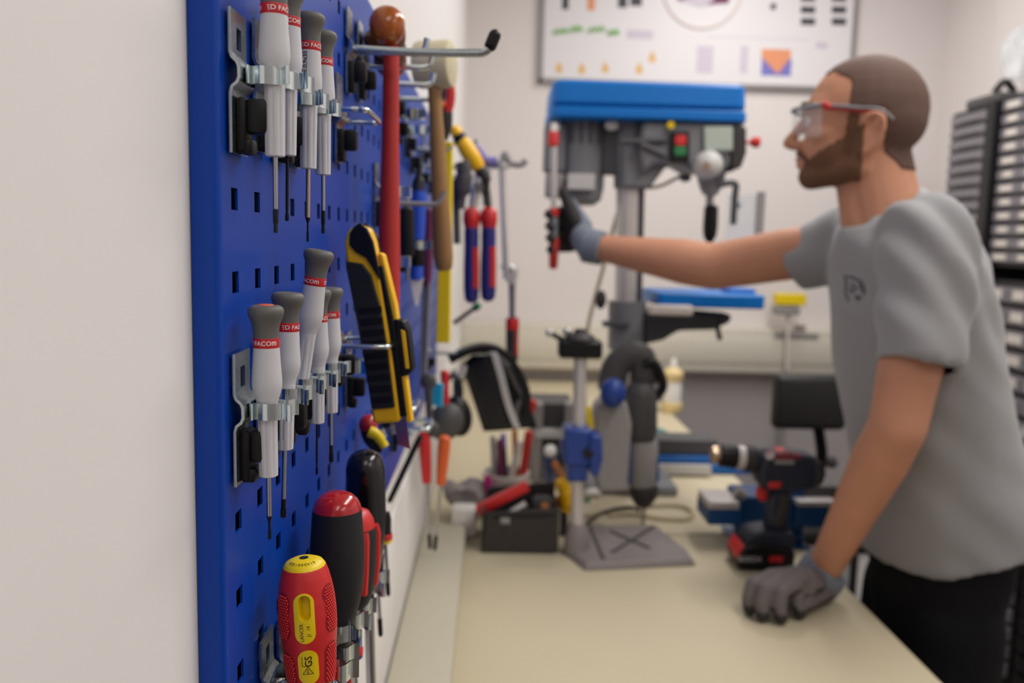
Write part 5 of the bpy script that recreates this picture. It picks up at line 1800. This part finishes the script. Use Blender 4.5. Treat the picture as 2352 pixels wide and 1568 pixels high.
# ------------------------------------------------------------------ office chair
DCh = 2.55
cx_ = P(1845, 900, DCh).x
ch = thing('office_chair', 'black office chair with a padded back beyond the bench', 'chair', (cx_, DCh + 0.2, 0))
scc = DCh / 1980
m = MB()
pz0, pz1 = P(1840, 985, DCh).z, P(1840, 858, DCh).z
m.box((cx_ + 0.02, DCh, (pz0 + pz1) / 2), (0.225, 0.05, pz1 - pz0), bev=0.022, seg=4)
m.build('backrest', 'chair_black', ch)
MB().tube(smooth_path([(P(1882, 960, DCh).x, DCh + 0.035, P(1882, 960, DCh).z), P(1884, 1010, DCh + 0.05), P(1884, 1070, DCh + 0.06), (P(1884, 1100, DCh).x, DCh + 0.12, 0.50), (cx_, DCh + 0.25, 0.46)], 5), 0.016, n=12, flat=1.4).build('back_post', 'black_plastic', ch)
MB().box((cx_, DCh + 0.26, 0.49), (0.40, 0.40, 0.07), bev=0.03, seg=4).build('seat', 'chair_black', ch)
MB().cyl((cx_, DCh + 0.26, 0.12), (cx_, DCh + 0.26, 0.46), 0.025).build('gas_lift', 'black_plastic', ch)
for k in range(5):
    a = 2 * math.pi * k / 5 + 0.3
    e = Vector((math.cos(a), math.sin(a), 0))
    MB().tube([Vector((cx_, DCh + 0.26, 0.12)), Vector((cx_, DCh + 0.26, 0.08)) + e * 0.26], [0.022, 0.014], n=10).build('base_arm', 'black_plastic', ch)
    MB().ell(Vector((cx_, DCh + 0.26, 0.032)) + e * 0.26, (0.026, 0.026, 0.031)).build('caster', 'charcoal', ch)
MB().ell(P(1910, 1062, DCh), (0.018, 0.018, 0.018)).build('tilt_knob', 'charcoal', ch)
MB().tube([P(1910, 1062, DCh), (P(1884, 1070, DCh + 0.06))], 0.006, n=8).build('knob_rod', 'charcoal', ch)

# grey bin between the bench and the chair
bx0 = P(1958, 1255, 2.2)
bn = thing('storage_bin', 'pale grey floor bin with a black rim beyond the bench edge behind the worker', 'bin', (bx0.x + 0.10, 2.30, 0))
MB().box((bx0.x + 0.10, 2.30, bx0.z / 2 - 0.008), (0.19, 0.19, bx0.z - 0.02), bev=0.006).build('body', 'light_grey', bn)
MB().box((bx0.x + 0.10, 2.30, bx0.z - 0.008), (0.205, 0.205, 0.022), bev=0.004).build('rim', 'black_plastic', bn)
MB().box((bx0.x + 0.008, 2.20, bx0.z / 2 - 0.01), (0.018, 0.014, bx0.z - 0.024), bev=0.003).build('corner_strip', 'black_plastic', bn)

# ------------------------------------------------------------------ drawer cabinets on the right
XC = 1.62


def cabinet(label, y0, y1, z0, z1, rows, cols, m_front, clear):
    c = thing('drawer_cabinet', label, 'drawer cabinet', (XC + 0.09, (y0 + y1) / 2, z0), group='small parts drawer cabinets')
    MB().box((XC + 0.095, (y0 + y1) / 2, (z0 + z1) / 2), (0.17, y1 - y0, z1 - z0)).build('housing', 'cabinet_black', c, bev=0.003)
    ph_ = (z1 - z0 - 0.02) / rows
    pw = (y1 - y0 - 0.02) / cols
    for i in range(rows):
        for j in range(cols):
            zc, yc_ = z0 + 0.01 + ph_ * (i + 0.5), y0 + 0.01 + pw * (j + 0.5)
            d = MB().box((XC + 0.004, yc_, zc), (0.012, pw - 0.005, ph_ * 0.70)).build('drawer', m_front, c, bev=0.001)
            if clear:
                rnd = random.random()
                MB().box((XC - 0.003, yc_ + pw * 0.05 * (rnd - 0.5), zc), (0.002, pw * (0.4 + 0.25 * rnd), ph_ * 0.42)).build('drawer_label', 'label_white', d, smooth=False)
            else:
                MB().box((XC - 0.004, yc_, zc - ph_ * 0.22), (0.006, pw * 0.5, ph_ * 0.10)).build('drawer_pull', m_front, d, smooth=False)
    return c


ya, yb_ = PXP(2172, 400, XC).y, PXP(2266, 400, XC).y
yc_, yd = PXP(2286, 400, XC).y, PXP(2286, 400, XC).y - 0.62
ztop = PXP(2172, 265, XC).z
zc2 = PXP(2270, 640, XC).z
c1 = cabinet('left black cabinet of plain grey small drawers behind the worker', yb_, ya, zc2 + 0.04, ztop, 12, 1, 'drawer_grey', False)
c2 = cabinet('black cabinet of small labelled drawers nearest the right picture edge', yd, yc_, zc2 + 0.04, ztop + 0.01, 12, 5, 'drawer_grey', True)
c3 = cabinet('lower cabinet of labelled drawers behind the shoulder of the worker', yd, yc_, 0.62, zc2, 10, 5, 'drawer_grey', True)
c4 = cabinet('lower left cabinet of plain drawers behind the back of the worker', yb_, ya, 0.62, zc2, 10, 1, 'drawer_grey', False)
y5 = PXP(2326, 1400, XC).y
c5 = cabinet('floor level cabinet of plain grey drawers beside the black trousers', y5, ya, 0.07, 0.615, 9, 1, 'drawer_grey', False)
c6 = cabinet('floor level black cabinet at the right picture edge', yd, y5 - 0.02, 0.07, 0.615, 9, 4, 'cabinet_black', False)
pl_ = MB().box((XC + 0.10, (yd + ya) / 2, 0.035), (0.14, ya - yd, 0.066)).build('cabinet_plinth', 'cabinet_black')
tag(pl_, 'low black plinth under the floor level drawer cabinets', 'plinth')
# dividers
dv = MB().box((XC + 0.06, (yb_ + yc_) / 2, (0.62 + ztop) / 2 - 0.0), (0.16, yb_ - yc_ - 0.004, ztop - 0.62)).build('cabinet_divider', 'cabinet_black')
tag(dv, 'tall black upright between the plain and the labelled drawer cabinets', 'upright')
# things on the cabinet
zz = ztop
tr = thing('plastic_tray', 'dark jumbled tray on top of the left drawer cabinet', 'tray', (XC + 0.08, (ya + yb_) / 2, zz))
MB().box((XC + 0.08, (ya + yb_) / 2 - 0.03, zz + 0.02), (0.13, 0.20, 0.038), bev=0.012).build('tray', 'dark_grey', tr)
MB().tube(smooth_path([(XC + 0.03, yb_ + 0.05, zz + 0.04), (XC + 0.05, yb_ + 0.03, zz + 0.075), (XC + 0.10, yb_ + 0.06, zz + 0.05)], 4), 0.012, n=8).build('dark_coil', 'charcoal', tr)
bg = MB().ell((XC + 0.08, yb_ + 0.02, zz + 0.150), (0.05, 0.05, 0.10), u=16, v=12)
for v in bg.bm.verts:
    v.co += Vector((noise.noise(v.co * 30), noise.noise(v.co * 30 + Vector((3, 1, 0))), 0)) * 0.02
    v.co.z = max(v.co.z, zz + 0.080)
tag(bg.build('clear_bag', 'clear_plastic'), 'clear plastic bag standing on the left drawer cabinet', 'bag')

# ------------------------------------------------------------------ person


def fuse(mb, voxel, smooth_it=4, fac=0.5):
    """voxel-fuse a pile of shapes into one continuous smooth surface, returned as a builder."""
    me = bpy.data.meshes.new('fuse')
    bmesh.ops.recalc_face_normals(mb.bm, faces=list(mb.bm.faces))
    mb.bm.to_mesh(me)
    mb.bm.free()
    o = bpy.data.objects.new('fuse', me)
    COL.objects.link(o)
    r = o.modifiers.new('r', 'REMESH')
    r.mode = 'VOXEL'
    r.voxel_size = voxel
    s = o.modifiers.new('s', 'SMOOTH')
    s.factor = fac
    s.iterations = smooth_it
    dg = bpy.context.evaluated_depsgraph_get()
    dg.update()
    ev = o.evaluated_get(dg)
    m2 = bpy.data.meshes.new_from_object(ev)
    out = MB()
    out.bm.from_mesh(m2)
    bpy.data.objects.remove(o)
    bpy.data.meshes.remove(m2)
    return out


def path_caps(m, pts, rs):
    for i in range(len(pts) - 1):
        m.caps(pts[i], pts[i + 1], rs[i], rs[i + 1])


DHEAD = 1.45
HO = P(2002, 318, DHEAD)                       # level with the ear canal, mid plane of the head
hf = Vector((-0.916, 0.40, 0)).normalized()    # facing
hu = Vector((0.0, 0.0, 1.0))
hs = Vector((-0.40, -0.916, 0)).normalized()   # towards his left ear
RH = Matrix((hf, hs, hu)).transposed()


def H(f, s, u):
    return HO + hf * f + hs * s + hu * u


JN, EN, WN = P(2145, 575, 1.275), P(2062, 978, 1.25), P(1890, 1312, 1.415)
JF, EF, WF = P(1950, 560, 1.60), P(1640, 612, 1.69), P(1372, 568, 1.80)

pm = MB()
# skull and face
pm.ell(H(0.010, 0, 0.046), (0.0945, 0.076, 0.088), RH)
pm.ell(H(-0.019, 0, 0.030), (0.064, 0.069, 0.060), RH)
pm.ell(H(0.060, 0, 0.035), (0.050, 0.064, 0.062), RH)
pm.ell(H(0.056, 0, -0.015), (0.052, 0.060, 0.062), RH)
for sg in (1, -1):
    pm.caps(H(0.092, sg * 0.012, -0.064), H(0.018, sg * 0.050, -0.048), 0.019, 0.020)
    pm.caps(H(0.018, sg * 0.050, -0.048), H(0.008, sg * 0.060, 0.005), 0.018, 0.016)
    pm.ell(H(0.070, sg * 0.043, 0.004), (0.028, 0.020, 0.018), RH)          # cheekbone
    pm.caps(H(0.103, sg * 0.012, 0.047), H(0.088, sg * 0.044, 0.046), 0.0105, 0.0100)   # brow
    pm.ell(H(0.114, sg * 0.0115, -0.010), (0.011, 0.008, 0.0085), RH)       # nostril wing
    # ear: rim, lobe and bowl
    rim = [H(0.008 + dx, sg * (0.074 + ds), du - 0.007) for dx, ds, du in ((0.006, 0.000, 0.012), (0.006, 0.006, 0.026), (-0.004, 0.010, 0.036), (-0.018, 0.013, 0.034), (-0.026, 0.014, 0.020), (-0.022, 0.011, 0.002), (-0.012, 0.006, -0.014), (-0.002, 0.001, -0.024), (0.004, 0.000, -0.018))]
    rim = smooth_path(rim, 3)
    pm.tube(rim, 0.0052, n=8)
    pm.ell(H(-0.002, sg * 0.073, -0.001), (0.019, 0.006, 0.030), RH)
    pm.ell(H(0.002, sg * 0.075, -0.025), (0.008, 0.005, 0.009), RH)
pm.ell(H(0.090, 0, -0.064), (0.020, 0.024, 0.019), RH)                      # chin
pm.ell(H(0.096, 0, -0.035), (0.018, 0.027, 0.022), RH)                      # muzzle
pm.ell(H(0.1115, 0, -0.0335), (0.0075, 0.019, 0.0055), RH)                  # upper lip
pm.ell(H(0.1085, 0, -0.0450), (0.0080, 0.017, 0.0062), RH)                  # lower lip
path_caps(pm, [H(0.104, 0, 0.036), H(0.122, 0, 0.010), H(0.1315, 0, -0.005)], [0.0078, 0.0085, 0.0110])
pm.ell(H(0.122, 0, -0.011), (0.011, 0.011, 0.0080), RH)
# neck and upper trunk
NB = P(2035, 520, 1.445)
pm.caps(H(-0.002, 0, -0.035), NB, 0.051, 0.062)
pm.caps(H(0.018, 0, -0.060), P(1985, 520, 1.445), 0.036, 0.036)
pm.caps(H(-0.026, 0, -0.02), P(2058, 500, 1.445), 0.034, 0.044)
pm.caps(NB, P(2110, 575, 1.35), 0.050, 0.036)
pm.caps(NB, P(2000, 580, 1.53), 0.050, 0.036)
pm.ell(P(2085, 700, 1.44), (0.085, 0.14, 0.14))
pm.ell(P(2140, 1050, 1.44), (0.095, 0.13, 0.18))
pm.ell(P(2145, 1330, 1.44), (0.068, 0.115, 0.11))
PEL = P(2132, 1380, 1.44)
for sy in (-1, 1):
    hip = PEL + Vector((0.01, 0.09 * sy, 0))
    knee = Vector((hip.x - 0.02, hip.y + 0.015 * sy, 0.48))
    ank = Vector((knee.x + 0.03, knee.y + 0.01 * sy, 0.10))
    path_caps(pm, [hip, knee, ank], [0.058, 0.046, 0.036])
    pm.caps(ank + Vector((0.01, 0, -0.055)), ank + Vector((-0.14, 0.0, -0.065)), 0.032, 0.026)
# arms
def mixp(a, b, t):
    return a + (b - a) * t


path_caps(pm, [JN, mixp(JN, EN, 0.45), mixp(JN, EN, 0.85), EN, mixp(EN, WN, 0.22), mixp(EN, WN, 0.6), WN], [0.048, 0.049, 0.043, 0.0415, 0.0425, 0.0345, 0.0275])
path_caps(pm, [JF, mixp(JF, EF, 0.45), mixp(JF, EF, 0.85), EF, mixp(EF, WF, 0.25), mixp(EF, WF, 0.65), WF], [0.048, 0.050, 0.047, 0.046, 0.0455, 0.0350, 0.0265])
pm.ell(EN + Vector((0.012, -0.008, 0.0)), (0.028, 0.024, 0.030))
pm.ell(EF + Vector((0.0, 0.0, -0.010)), (0.034, 0.028, 0.034))
skin = fuse(pm, 0.0042, 5, 0.5)

person = thing('person', 'person in a grey t-shirt and clear safety glasses leaning on the bench', 'person', (PEL.x, PEL.y, 0))
body = skin.build('body', 'skin', person, ang=3.2)

# hair and beard are shells over the head
bmh = bmesh.new()
bmh.from_mesh(body.data)
Mb = wmat(person)


def shell_from(pred, off, name, m):
    keep, vm = [], {}
    sb = MB()
    for f in bmh.faces:
        c = Mb @ f.calc_center_median() - HO
        l = (c.dot(hf), c.dot(hs), c.dot(hu))
        if pred(l, f.normal):
            ids = []
            for v in f.verts:
                if v.index not in vm:
                    vm[v.index] = sb.bm.verts.new(Mb @ v.co + v.normal * off)
                ids.append(vm[v.index])
            sb.bm.faces.new(ids)
    rim_e = [e for e in sb.bm.edges if len(e.link_faces) == 1]
    ret = bmesh.ops.extrude_edge_only(sb.bm, edges=rim_e)
    cen = HO
    for g in ret['geom']:
        if isinstance(g, bmesh.types.BMVert):
            g.co += (cen - g.co).normalized() * off * 2.2
    return sb.build(name, m, person, ang=3.2)


bmh.normal_update()


def hair_pred(l, n):
    f, s, u = l
    if u > 0.16 or u < -0.07 or abs(f) > 0.14 or abs(s) > 0.086:
        return False
    if abs(s) > 0.0765 and u < 0.045:
        return False                                          # ear
    if f > 0.030:
        lim = 0.034 + max(0, u - 0.085) * 1.5
        if u > 0.085 and abs(s) < 0.03:
            lim += 0.012
        return u > 0.030 and f < lim
    if f > -0.020:
        return u > 0.030 and not (abs(s) > 0.070 and u < 0.040)
    return u > -0.052 + max(0, f + 0.05) * 0.9


def beard_pred(l, n):
    f, s, u = l
    if f < 0.012 or f > 0.122 or abs(s) > 0.082:
        return False
    if 0.020 - max(0, -u) * 0.2 < f < 0.038 and -0.03 < u < 0.030 and abs(s) > 0.045:
        return True                                           # sideburn
    top = 0.004 - (f - 0.030) * 0.62
    if f > 0.103:
        if -0.052 < u < -0.0305:
            return False
    if u > min(top, -0.020) and f > 0.085 and u > -0.030:
        return False
    low = -0.072 - max(0, f - 0.02) * 0.22
    return low < u < top


shell_from(hair_pred, 0.0016, 'hair', 'hair')
shell_from(beard_pred, 0.0015, 'beard', 'beard')
mo_ = MB()
for sg in (1, -1):
    path_caps(mo_, [H(0.1155, sg * 0.004, -0.0235), H(0.110, sg * 0.018, -0.0262), H(0.098, sg * 0.028, -0.036)], [0.0040, 0.0052, 0.0050])
fuse(mo_, 0.0018, 2).build('moustache', 'beard', person)
lp_ = MB()
lp_.ell(H(0.1125, 0, -0.0335), (0.0072, 0.016, 0.0042), RH)
lp_.ell(H(0.1100, 0, -0.0440), (0.0074, 0.015, 0.0050), RH)
fuse(lp_, 0.0018, 2).build('lips', 'lips', person)
for sg in (1, -1):
    ey = MB().ell(H(0.094, sg * 0.031, 0.027), (0.0115, 0.0115, 0.0115), RH).build('eye', 'eye_white', person)
    MB().ell(H(0.1015, sg * 0.031, 0.027), (0.0045, 0.0058, 0.0058), RH).build('iris', 'iris', ey)
    MB().tube([H(0.113, sg * 0.012, 0.051), H(0.108, sg * 0.030, 0.056), H(0.090, sg * 0.050, 0.053)], [0.004, 0.005, 0.003], n=8, flat=0.7).build('eyebrow', 'beard', person)

# safety glasses
gl = thing('safety_glasses', None, None, HO)
gl.parent = person
gl.location = HO - Vector(person.location)
for sg in (1, -1):
    ls = MB()
    vs_, fs_ = [], []
    for j in range(7):
        for i in range(9):
            t = i / 8
            u_ = 0.046 - 0.050 * (j / 6) * (1 - 0.45 * (1 - t) ** 2)
            f_ = 0.127 - 0.052 * t ** 2.0
            s_ = 0.004 + 0.068 * t
            vs_.append(H(f_, sg * s_, u_))
    for j in range(6):
        for i in range(8):
            k = j * 9 + i
            fs_.append((k, k + 1, k + 10, k + 9))
    ls.add(vs_, fs_)
    lo_ = ls.build('lens', 'lens_clear', gl)
    md = lo_.modifiers.new('thick', 'SOLIDIFY')
    md.thickness = 0.0018
    MB().tube([H(0.127 - 0.052 * (i / 8) ** 2, sg * (0.004 + 0.068 * i / 8), 0.047) for i in range(9)], 0.0046, n=8, flat=0.8).build('brow_bar', 'frame_grey', gl)
    tp = smooth_path([H(0.075, sg * 0.073, 0.045), H(0.050, sg * 0.077, 0.043), H(0.020, sg * 0.079, 0.039), H(-0.010, sg * 0.0785, 0.036), H(-0.030, sg * 0.077, 0.020)], 4)
    MB().tube(tp[:9], 0.0048, n=8, flat=0.55).build('temple', 'frame_grey', gl)
    MB().tube(tp[7:], 0.0040, n=8, flat=0.6).build('temple_tip', 'frame_grey', gl)
    MB().tube([p - hu * 0.0048 for p in tp[:12]], 0.0028, n=8, flat=0.6).build('temple_stripe', 'hammer_red', gl)
    MB().tube([H(0.076, sg * 0.0735, 0.048), H(0.062, sg * 0.077, 0.040)], 0.0050, n=8).build('hinge', 'hammer_red', gl)

# t-shirt
sm = MB()
secs = [(1222, 2190, 0.137, 0.182), (1140, 2168, 0.132, 0.180), (1060, 2148, 0.128, 0.178), (960, 2124, 0.126, 0.178), (850, 2104, 0.121, 0.182), (760, 2092, 0.118, 0.186), (670, 2080, 0.112, 0.192), (600, 2072, 0.106, 0.186), (555, 2066, 0.098, 0.165), (520, 2054, 0.086, 0.125)]
rings = []
N = 40
for py, px, a, b in secs:
    c = P(px, py, 1.44)
    tl_ = {1222: 0.34, 1140: 0.2}.get(py, 0.0)
    rings.append([c + Vector((a * math.cos(2 * math.pi * k / N), b * math.sin(2 * math.pi * k / N), tl_ * a * math.cos(2 * math.pi * k / N))) for k in range(N)])
cA, cB = P(2106, 440, 1.445), P(1958, 528, 1.445)
cc = (cA + cB) / 2
cd_ = (cA - cB) / 2
rings.append([cc + cd_ * math.cos(2 * math.pi * k / N) * 1.0 + Vector((0, 0.072 * math.sin(2 * math.pi * k / N), 0)) for k in range(N)])
vs_ = [p for r_ in rings for p in r_]
fs_ = []
for i in range(len(rings) - 1):
    for k in range(N):
        k2 = (k + 1) % N
        fs_.append((i * N + k, i * N + k2, (i + 1) * N + k2, (i + 1) * N + k))
fs_ += [tuple(range(N))[::-1], tuple(range((len(rings) - 1) * N, len(rings) * N))]
sm.add(vs_, fs_)
HN = mixp(JN, EN, 0.62)
HN = P(2106, 838, 1.245)
HFm = P(1815, 607, 1.645)
shn = JN + Vector((0.002, 0.02, 0.012))
shf = JF + Vector((0.012, -0.02, 0.012))
sm.caps(P(2110, 590, 1.36), shn, 0.070, 0.068)
sm.caps(P(2000, 570, 1.52), shf, 0.072, 0.066)
sm.caps(P(2098, 520, 1.40), shn + Vector((0, 0.02, 0.008)), 0.040, 0.058)
sm.caps(P(2030, 510, 1.49), shf + Vector((0, -0.02, 0.012)), 0.050, 0.055)
dN = (HN - shn).normalized()
dF = (HFm - shf).normalized()
sm.cyl(shn, HN, 0.068, 0.058, n=28)
sm.cyl(shf, HFm, 0.066, 0.060, n=28)
shirt = fuse(sm, 0.0062, 5, 0.5)
# open the sleeve ends and hem, then folds
kill = []
for f in shirt.bm.faces:
    c = f.calc_center_median()
    for hem, d, r_ in ((HN, dN, 0.055), (HFm, dF, 0.056)):
        v = c - hem
        al = v.dot(d)
        if -0.008 < al < 0.02 and (v - d * al).length < r_ - 0.004 and f.normal.dot(d) > 0.55:
            kill.append(f)
            break
bmesh.ops.delete(shirt.bm, geom=kill, context='FACES')
shirt.bm.normal_update()
for v in shirt.bm.verts:
    c = v.co
    fold = 0.0
    # long drag folds from the near armpit down the side and across the waist
    q_ = Vector((c.x * 15 + c.z * 4, c.y * 5, c.z * 2.6))
    fold += 0.0090 * noise.noise(q_)
    fold += 0.0060 * noise.noise(Vector((c.x * 9, c.y * 8, c.z * 17 + c.x * 12)) + Vector((9, 2, 4)))
    d_ = (c - shn).length
    fold += 0.006 * math.exp(-(d_ / 0.14) ** 2) * math.sin((c.x * 0.8 + c.z * 0.5) * 130)
    v.co = c + v.normal * fold
so = shirt.build('t_shirt', 'shirt', person, ang=3.2)
md = so.modifiers.new('thick', 'SOLIDIFY')
md.thickness = 0.002
md.offset = 1.0
# neck rib
nr_ = [cc + cd_ * math.cos(a) * 0.99 + Vector((0, 0.071 * math.sin(a), 0)) for a in [2 * math.pi * k / 48 for k in range(49)]]
MB().tube(nr_, 0.0062, n=10).build('neck_rib', 'shirt', so)
# small dark chest print, laid on the cloth
dg = bpy.context.evaluated_depsgraph_get()
dg.update()
bv = BVHTree.FromObject(so, dg)
Ms = wmat(so)
Mi = Ms.inverted()
pr_ = MB()


def on_shirt(px, py):
    o_ = Mi @ CAM
    d_ = (Mi.to_3x3() @ ray(px, py)).normalized()
    h = bv.ray_cast(o_, d_)
    return Ms @ (h[0] + h[1] * 0.0012) if h[0] else None


for pts in ([(1942, 632), (1945, 650), (1943, 672), (1950, 690)], [(1950, 634), (1964, 640), (1978, 646), (1984, 656)], [(1956, 652), (1966, 660), (1962, 668)], [(1974, 652), (1978, 664), (1986, 660)], [(1966, 680), (1972, 688), (1978, 682)], [(1952, 662), (1958, 672)], [(1986, 664), (1984, 676)]):
    w_ = [on_shirt(*p) for p in pts]
    if all(w_):
        pr_.tube(w_, 0.0016, n=6)
w_ = on_shirt(1972, 684)
if w_:
    pr_.ell(w_, (0.004, 0.004, 0.003), u=10, v=8)
pr_.build('chest_print', 'dark_grey', so)

# trousers and shoes
tm = MB()
hp_ = [(1180, 2164, 0.108, 0.155), (1290, 2155, 0.100, 0.158), (1380, 2136, 0.088, 0.154), (1470, 2128, 0.080, 0.150)]
rings = []
for py, px, a, b in hp_[::-1]:
    c = P(px, py, 1.44)
    rings.append([c + Vector((a * math.cos(2 * math.pi * k / N), b * math.sin(2 * math.pi * k / N), 0)) for k in range(N)])
vs_ = [p for r_ in rings for p in r_]
fs_ = []
for i in range(len(rings) - 1):
    for k in range(N):
        k2 = (k + 1) % N
        fs_.append((i * N + k, i * N + k2, (i + 1) * N + k2, (i + 1) * N + k))
fs_ += [tuple(range(N))[::-1], tuple(range((len(rings) - 1) * N, len(rings) * N))]
tm.add(vs_, fs_)
shoes = []
for sy in (-1, 1):
    hip = PEL + Vector((0.004, 0.084 * sy, 0))
    knee = Vector((hip.x - 0.020, hip.y + 0.015 * sy, 0.48))
    ank = Vector((knee.x + 0.04, knee.y + 0.01 * sy, 0.10))
    path_caps(tm, [hip, mixp(hip, knee, 0.5), knee, mixp(knee, ank, 0.4), ank], [0.077, 0.074, 0.064, 0.062, 0.056])
    sh_ = MB()
    sh_.caps(ank + Vector((0.03, 0, -0.052)), ank + Vector((-0.13, 0.0, -0.060)), 0.042, 0.036)
    sh_.caps(ank + Vector((0.02, 0, -0.04)), ank + Vector((-0.02, 0, -0.0)), 0.040, 0.044)
    for v in sh_.bm.verts:
        v.co.z = max(v.co.z, 0.002)
    shoes.append(sh_)
tr_ = fuse(tm, 0.008, 4, 0.5)
tr_.bm.normal_update()
for v in tr_.bm.verts:
    v.co += v.normal * 0.004 * noise.noise(v.co * 14)
tr_.build('trousers', 'trousers', person, ang=3.2)
for sh_ in shoes:
    fuse(sh_, 0.006, 3).build('shoe', 'charcoal', person, ang=3.2)

# near glove, resting on bent fingertips
gm = MB()
tips = [PZ(1722, 1398, ZBN + 0.0125), PZ(1752, 1412, ZBN + 0.0125), PZ(1794, 1418, ZBN + 0.0125), PZ(1838, 1408, ZBN + 0.0120)]
mcps = [P(1772, 1326, tips[0].y + 0.030), P(1796, 1332, tips[1].y + 0.030), P(1824, 1342, tips[2].y + 0.024), P(1852, 1354, tips[3].y + 0.020)]
rad_ = [0.0118, 0.0122, 0.0116, 0.0108]
for t_, m_, r_ in zip(tips, mcps, rad_):
    pip = m_ + (t_ - m_) * 0.58 + Vector((-0.012, -0.004, 0.021))
    dip = mixp(pip, t_, 0.55) + Vector((-0.004, -0.001, 0.002))
    path_caps(gm, [m_, pip, dip, t_], [r_ * 1.22, r_ * 1.06, r_, r_ * 0.92])
wr = P(1866, 1328, WN.y - 0.004)
for m_ in mcps:
    gm.caps(wr + (m_ - mcps[1]) * 0.45, m_, 0.020, 0.0155)
gm.ell(mixp(wr, (mcps[1] + mcps[2]) / 2, 0.5), (0.042, 0.036, 0.022))
# heel of the hand on the table side and thumb on the far side
gm.caps(P(1896, 1352, WN.y - 0.012), P(1848, 1384, tips[3].y + 0.012), 0.021, 0.015)
th0, th1, th2 = wr + Vector((-0.02, 0.028, -0.008)), wr + Vector((-0.048, 0.046, -0.030)), wr + Vector((-0.070, 0.040, -0.052))
th2.z = max(th2.z, ZBN + 0.013)
path_caps(gm, [th0, th1, th2], [0.018, 0.0135, 0.0115])
for v in gm.bm.verts:
    v.co.z = max(v.co.z, ZBN + 0.0012)
gn = fuse(gm, 0.0026, 2, 0.5).build('near_glove', 'glove_grey', person, ang=3.2)
# black coated palm side and fingertips
bmg = bmesh.new()
bmg.from_mesh(gn.data)
bmg.normal_update()
ct_ = MB()
vm = {}
for f in bmg.faces:
    c = Mb @ f.calc_center_median()
    low_ = c.z < ZBN + 0.020
    if (low_ and f.normal.z < 0.75) or f.normal.z < -0.15:
        ids = []
        for v in f.verts:
            if v.index not in vm:
                p_ = Mb @ v.co + v.normal * 0.0006
                p_.z = max(p_.z, ZBN + 0.0008)
                vm[v.index] = ct_.bm.verts.new(p_)
            ids.append(vm[v.index])
        ct_.bm.faces.new(ids)
ct_.build('palm_coating', 'glove_black', gn, ang=3.2)
cf = MB()
fa = (WN - EN).normalized()
ca_ = ((wr - WN).normalized() * 0.5 + fa * 0.5).normalized()
cf.cyl(WN - ca_ * 0.012, WN + ca_ * 0.026, 0.0405, 0.0385, n=28)
cf.caps(WN + ca_ * 0.018, wr, 0.034, 0.029)
cf.caps(P(1908, 1340, WN.y - 0.008), P(1890, 1358, WN.y - 0.012), 0.0215, 0.0215)
fuse(cf, 0.003, 3).build('glove_cuff', 'glove_cuff', gn, ang=3.2)

# far glove closed round the hand clamp
fm = MB()
DT = 1.86
pal = P(1316, 532, DT + 0.032)
fm.ell(pal, (0.030, 0.019, 0.046), Matrix.Rotation(0.25, 3, 'Y'))
fm.caps(P(1348, 560, 1.83), pal, 0.028, 0.026)
for k in range(4):
    y_ = 486 + 27 * k
    m_ = P(1296 + 3 * k, y_, DT + 0.030)
    p_ = P(1267 + 1.0 * k, y_ + 2, DT + 0.018)
    d_ = P(1260 + 1.5 * k, y_ + 6, DT - 0.008)
    t_ = P(1264 + 1.5 * k, y_ + 8, DT - 0.020)
    rr_ = 0.0108 - 0.0006 * (k == 3)
    path_caps(fm, [pal + (m_ - pal) * 0.3, m_, p_, d_] + ([t_] if k in (1, 2) else []), [0.017, rr_ * 1.2, rr_, rr_ * 0.95] + ([rr_ * 0.9] if k in (1, 2) else []))
path_caps(fm, [P(1338, 556, DT - 0.005), P(1322, 508, DT - 0.008), P(1304, 466, DT + 0.002), P(1293, 440, DT + 0.004)], [0.020, 0.017, 0.0135, 0.0105])
fg = fuse(fm, 0.0028, 2).build('far_glove', 'glove_black', person, ang=3.2)
c2_ = MB()
fa2 = (WF - EF).normalized()
c2_.cyl(WF - fa2 * 0.012, WF + fa2 * 0.028, 0.036, 0.036, n=28)
c2_.caps(WF + fa2 * 0.014, P(1340, 545, 1.835), 0.033, 0.028)
c2_.caps(P(1342, 520, 1.85), P(1312, 466, DT + 0.028), 0.018, 0.012)
fuse(c2_, 0.003, 3).build('glove_cuff', 'glove_cuff', fg, ang=3.2)
bmh.free()
bmg.free()
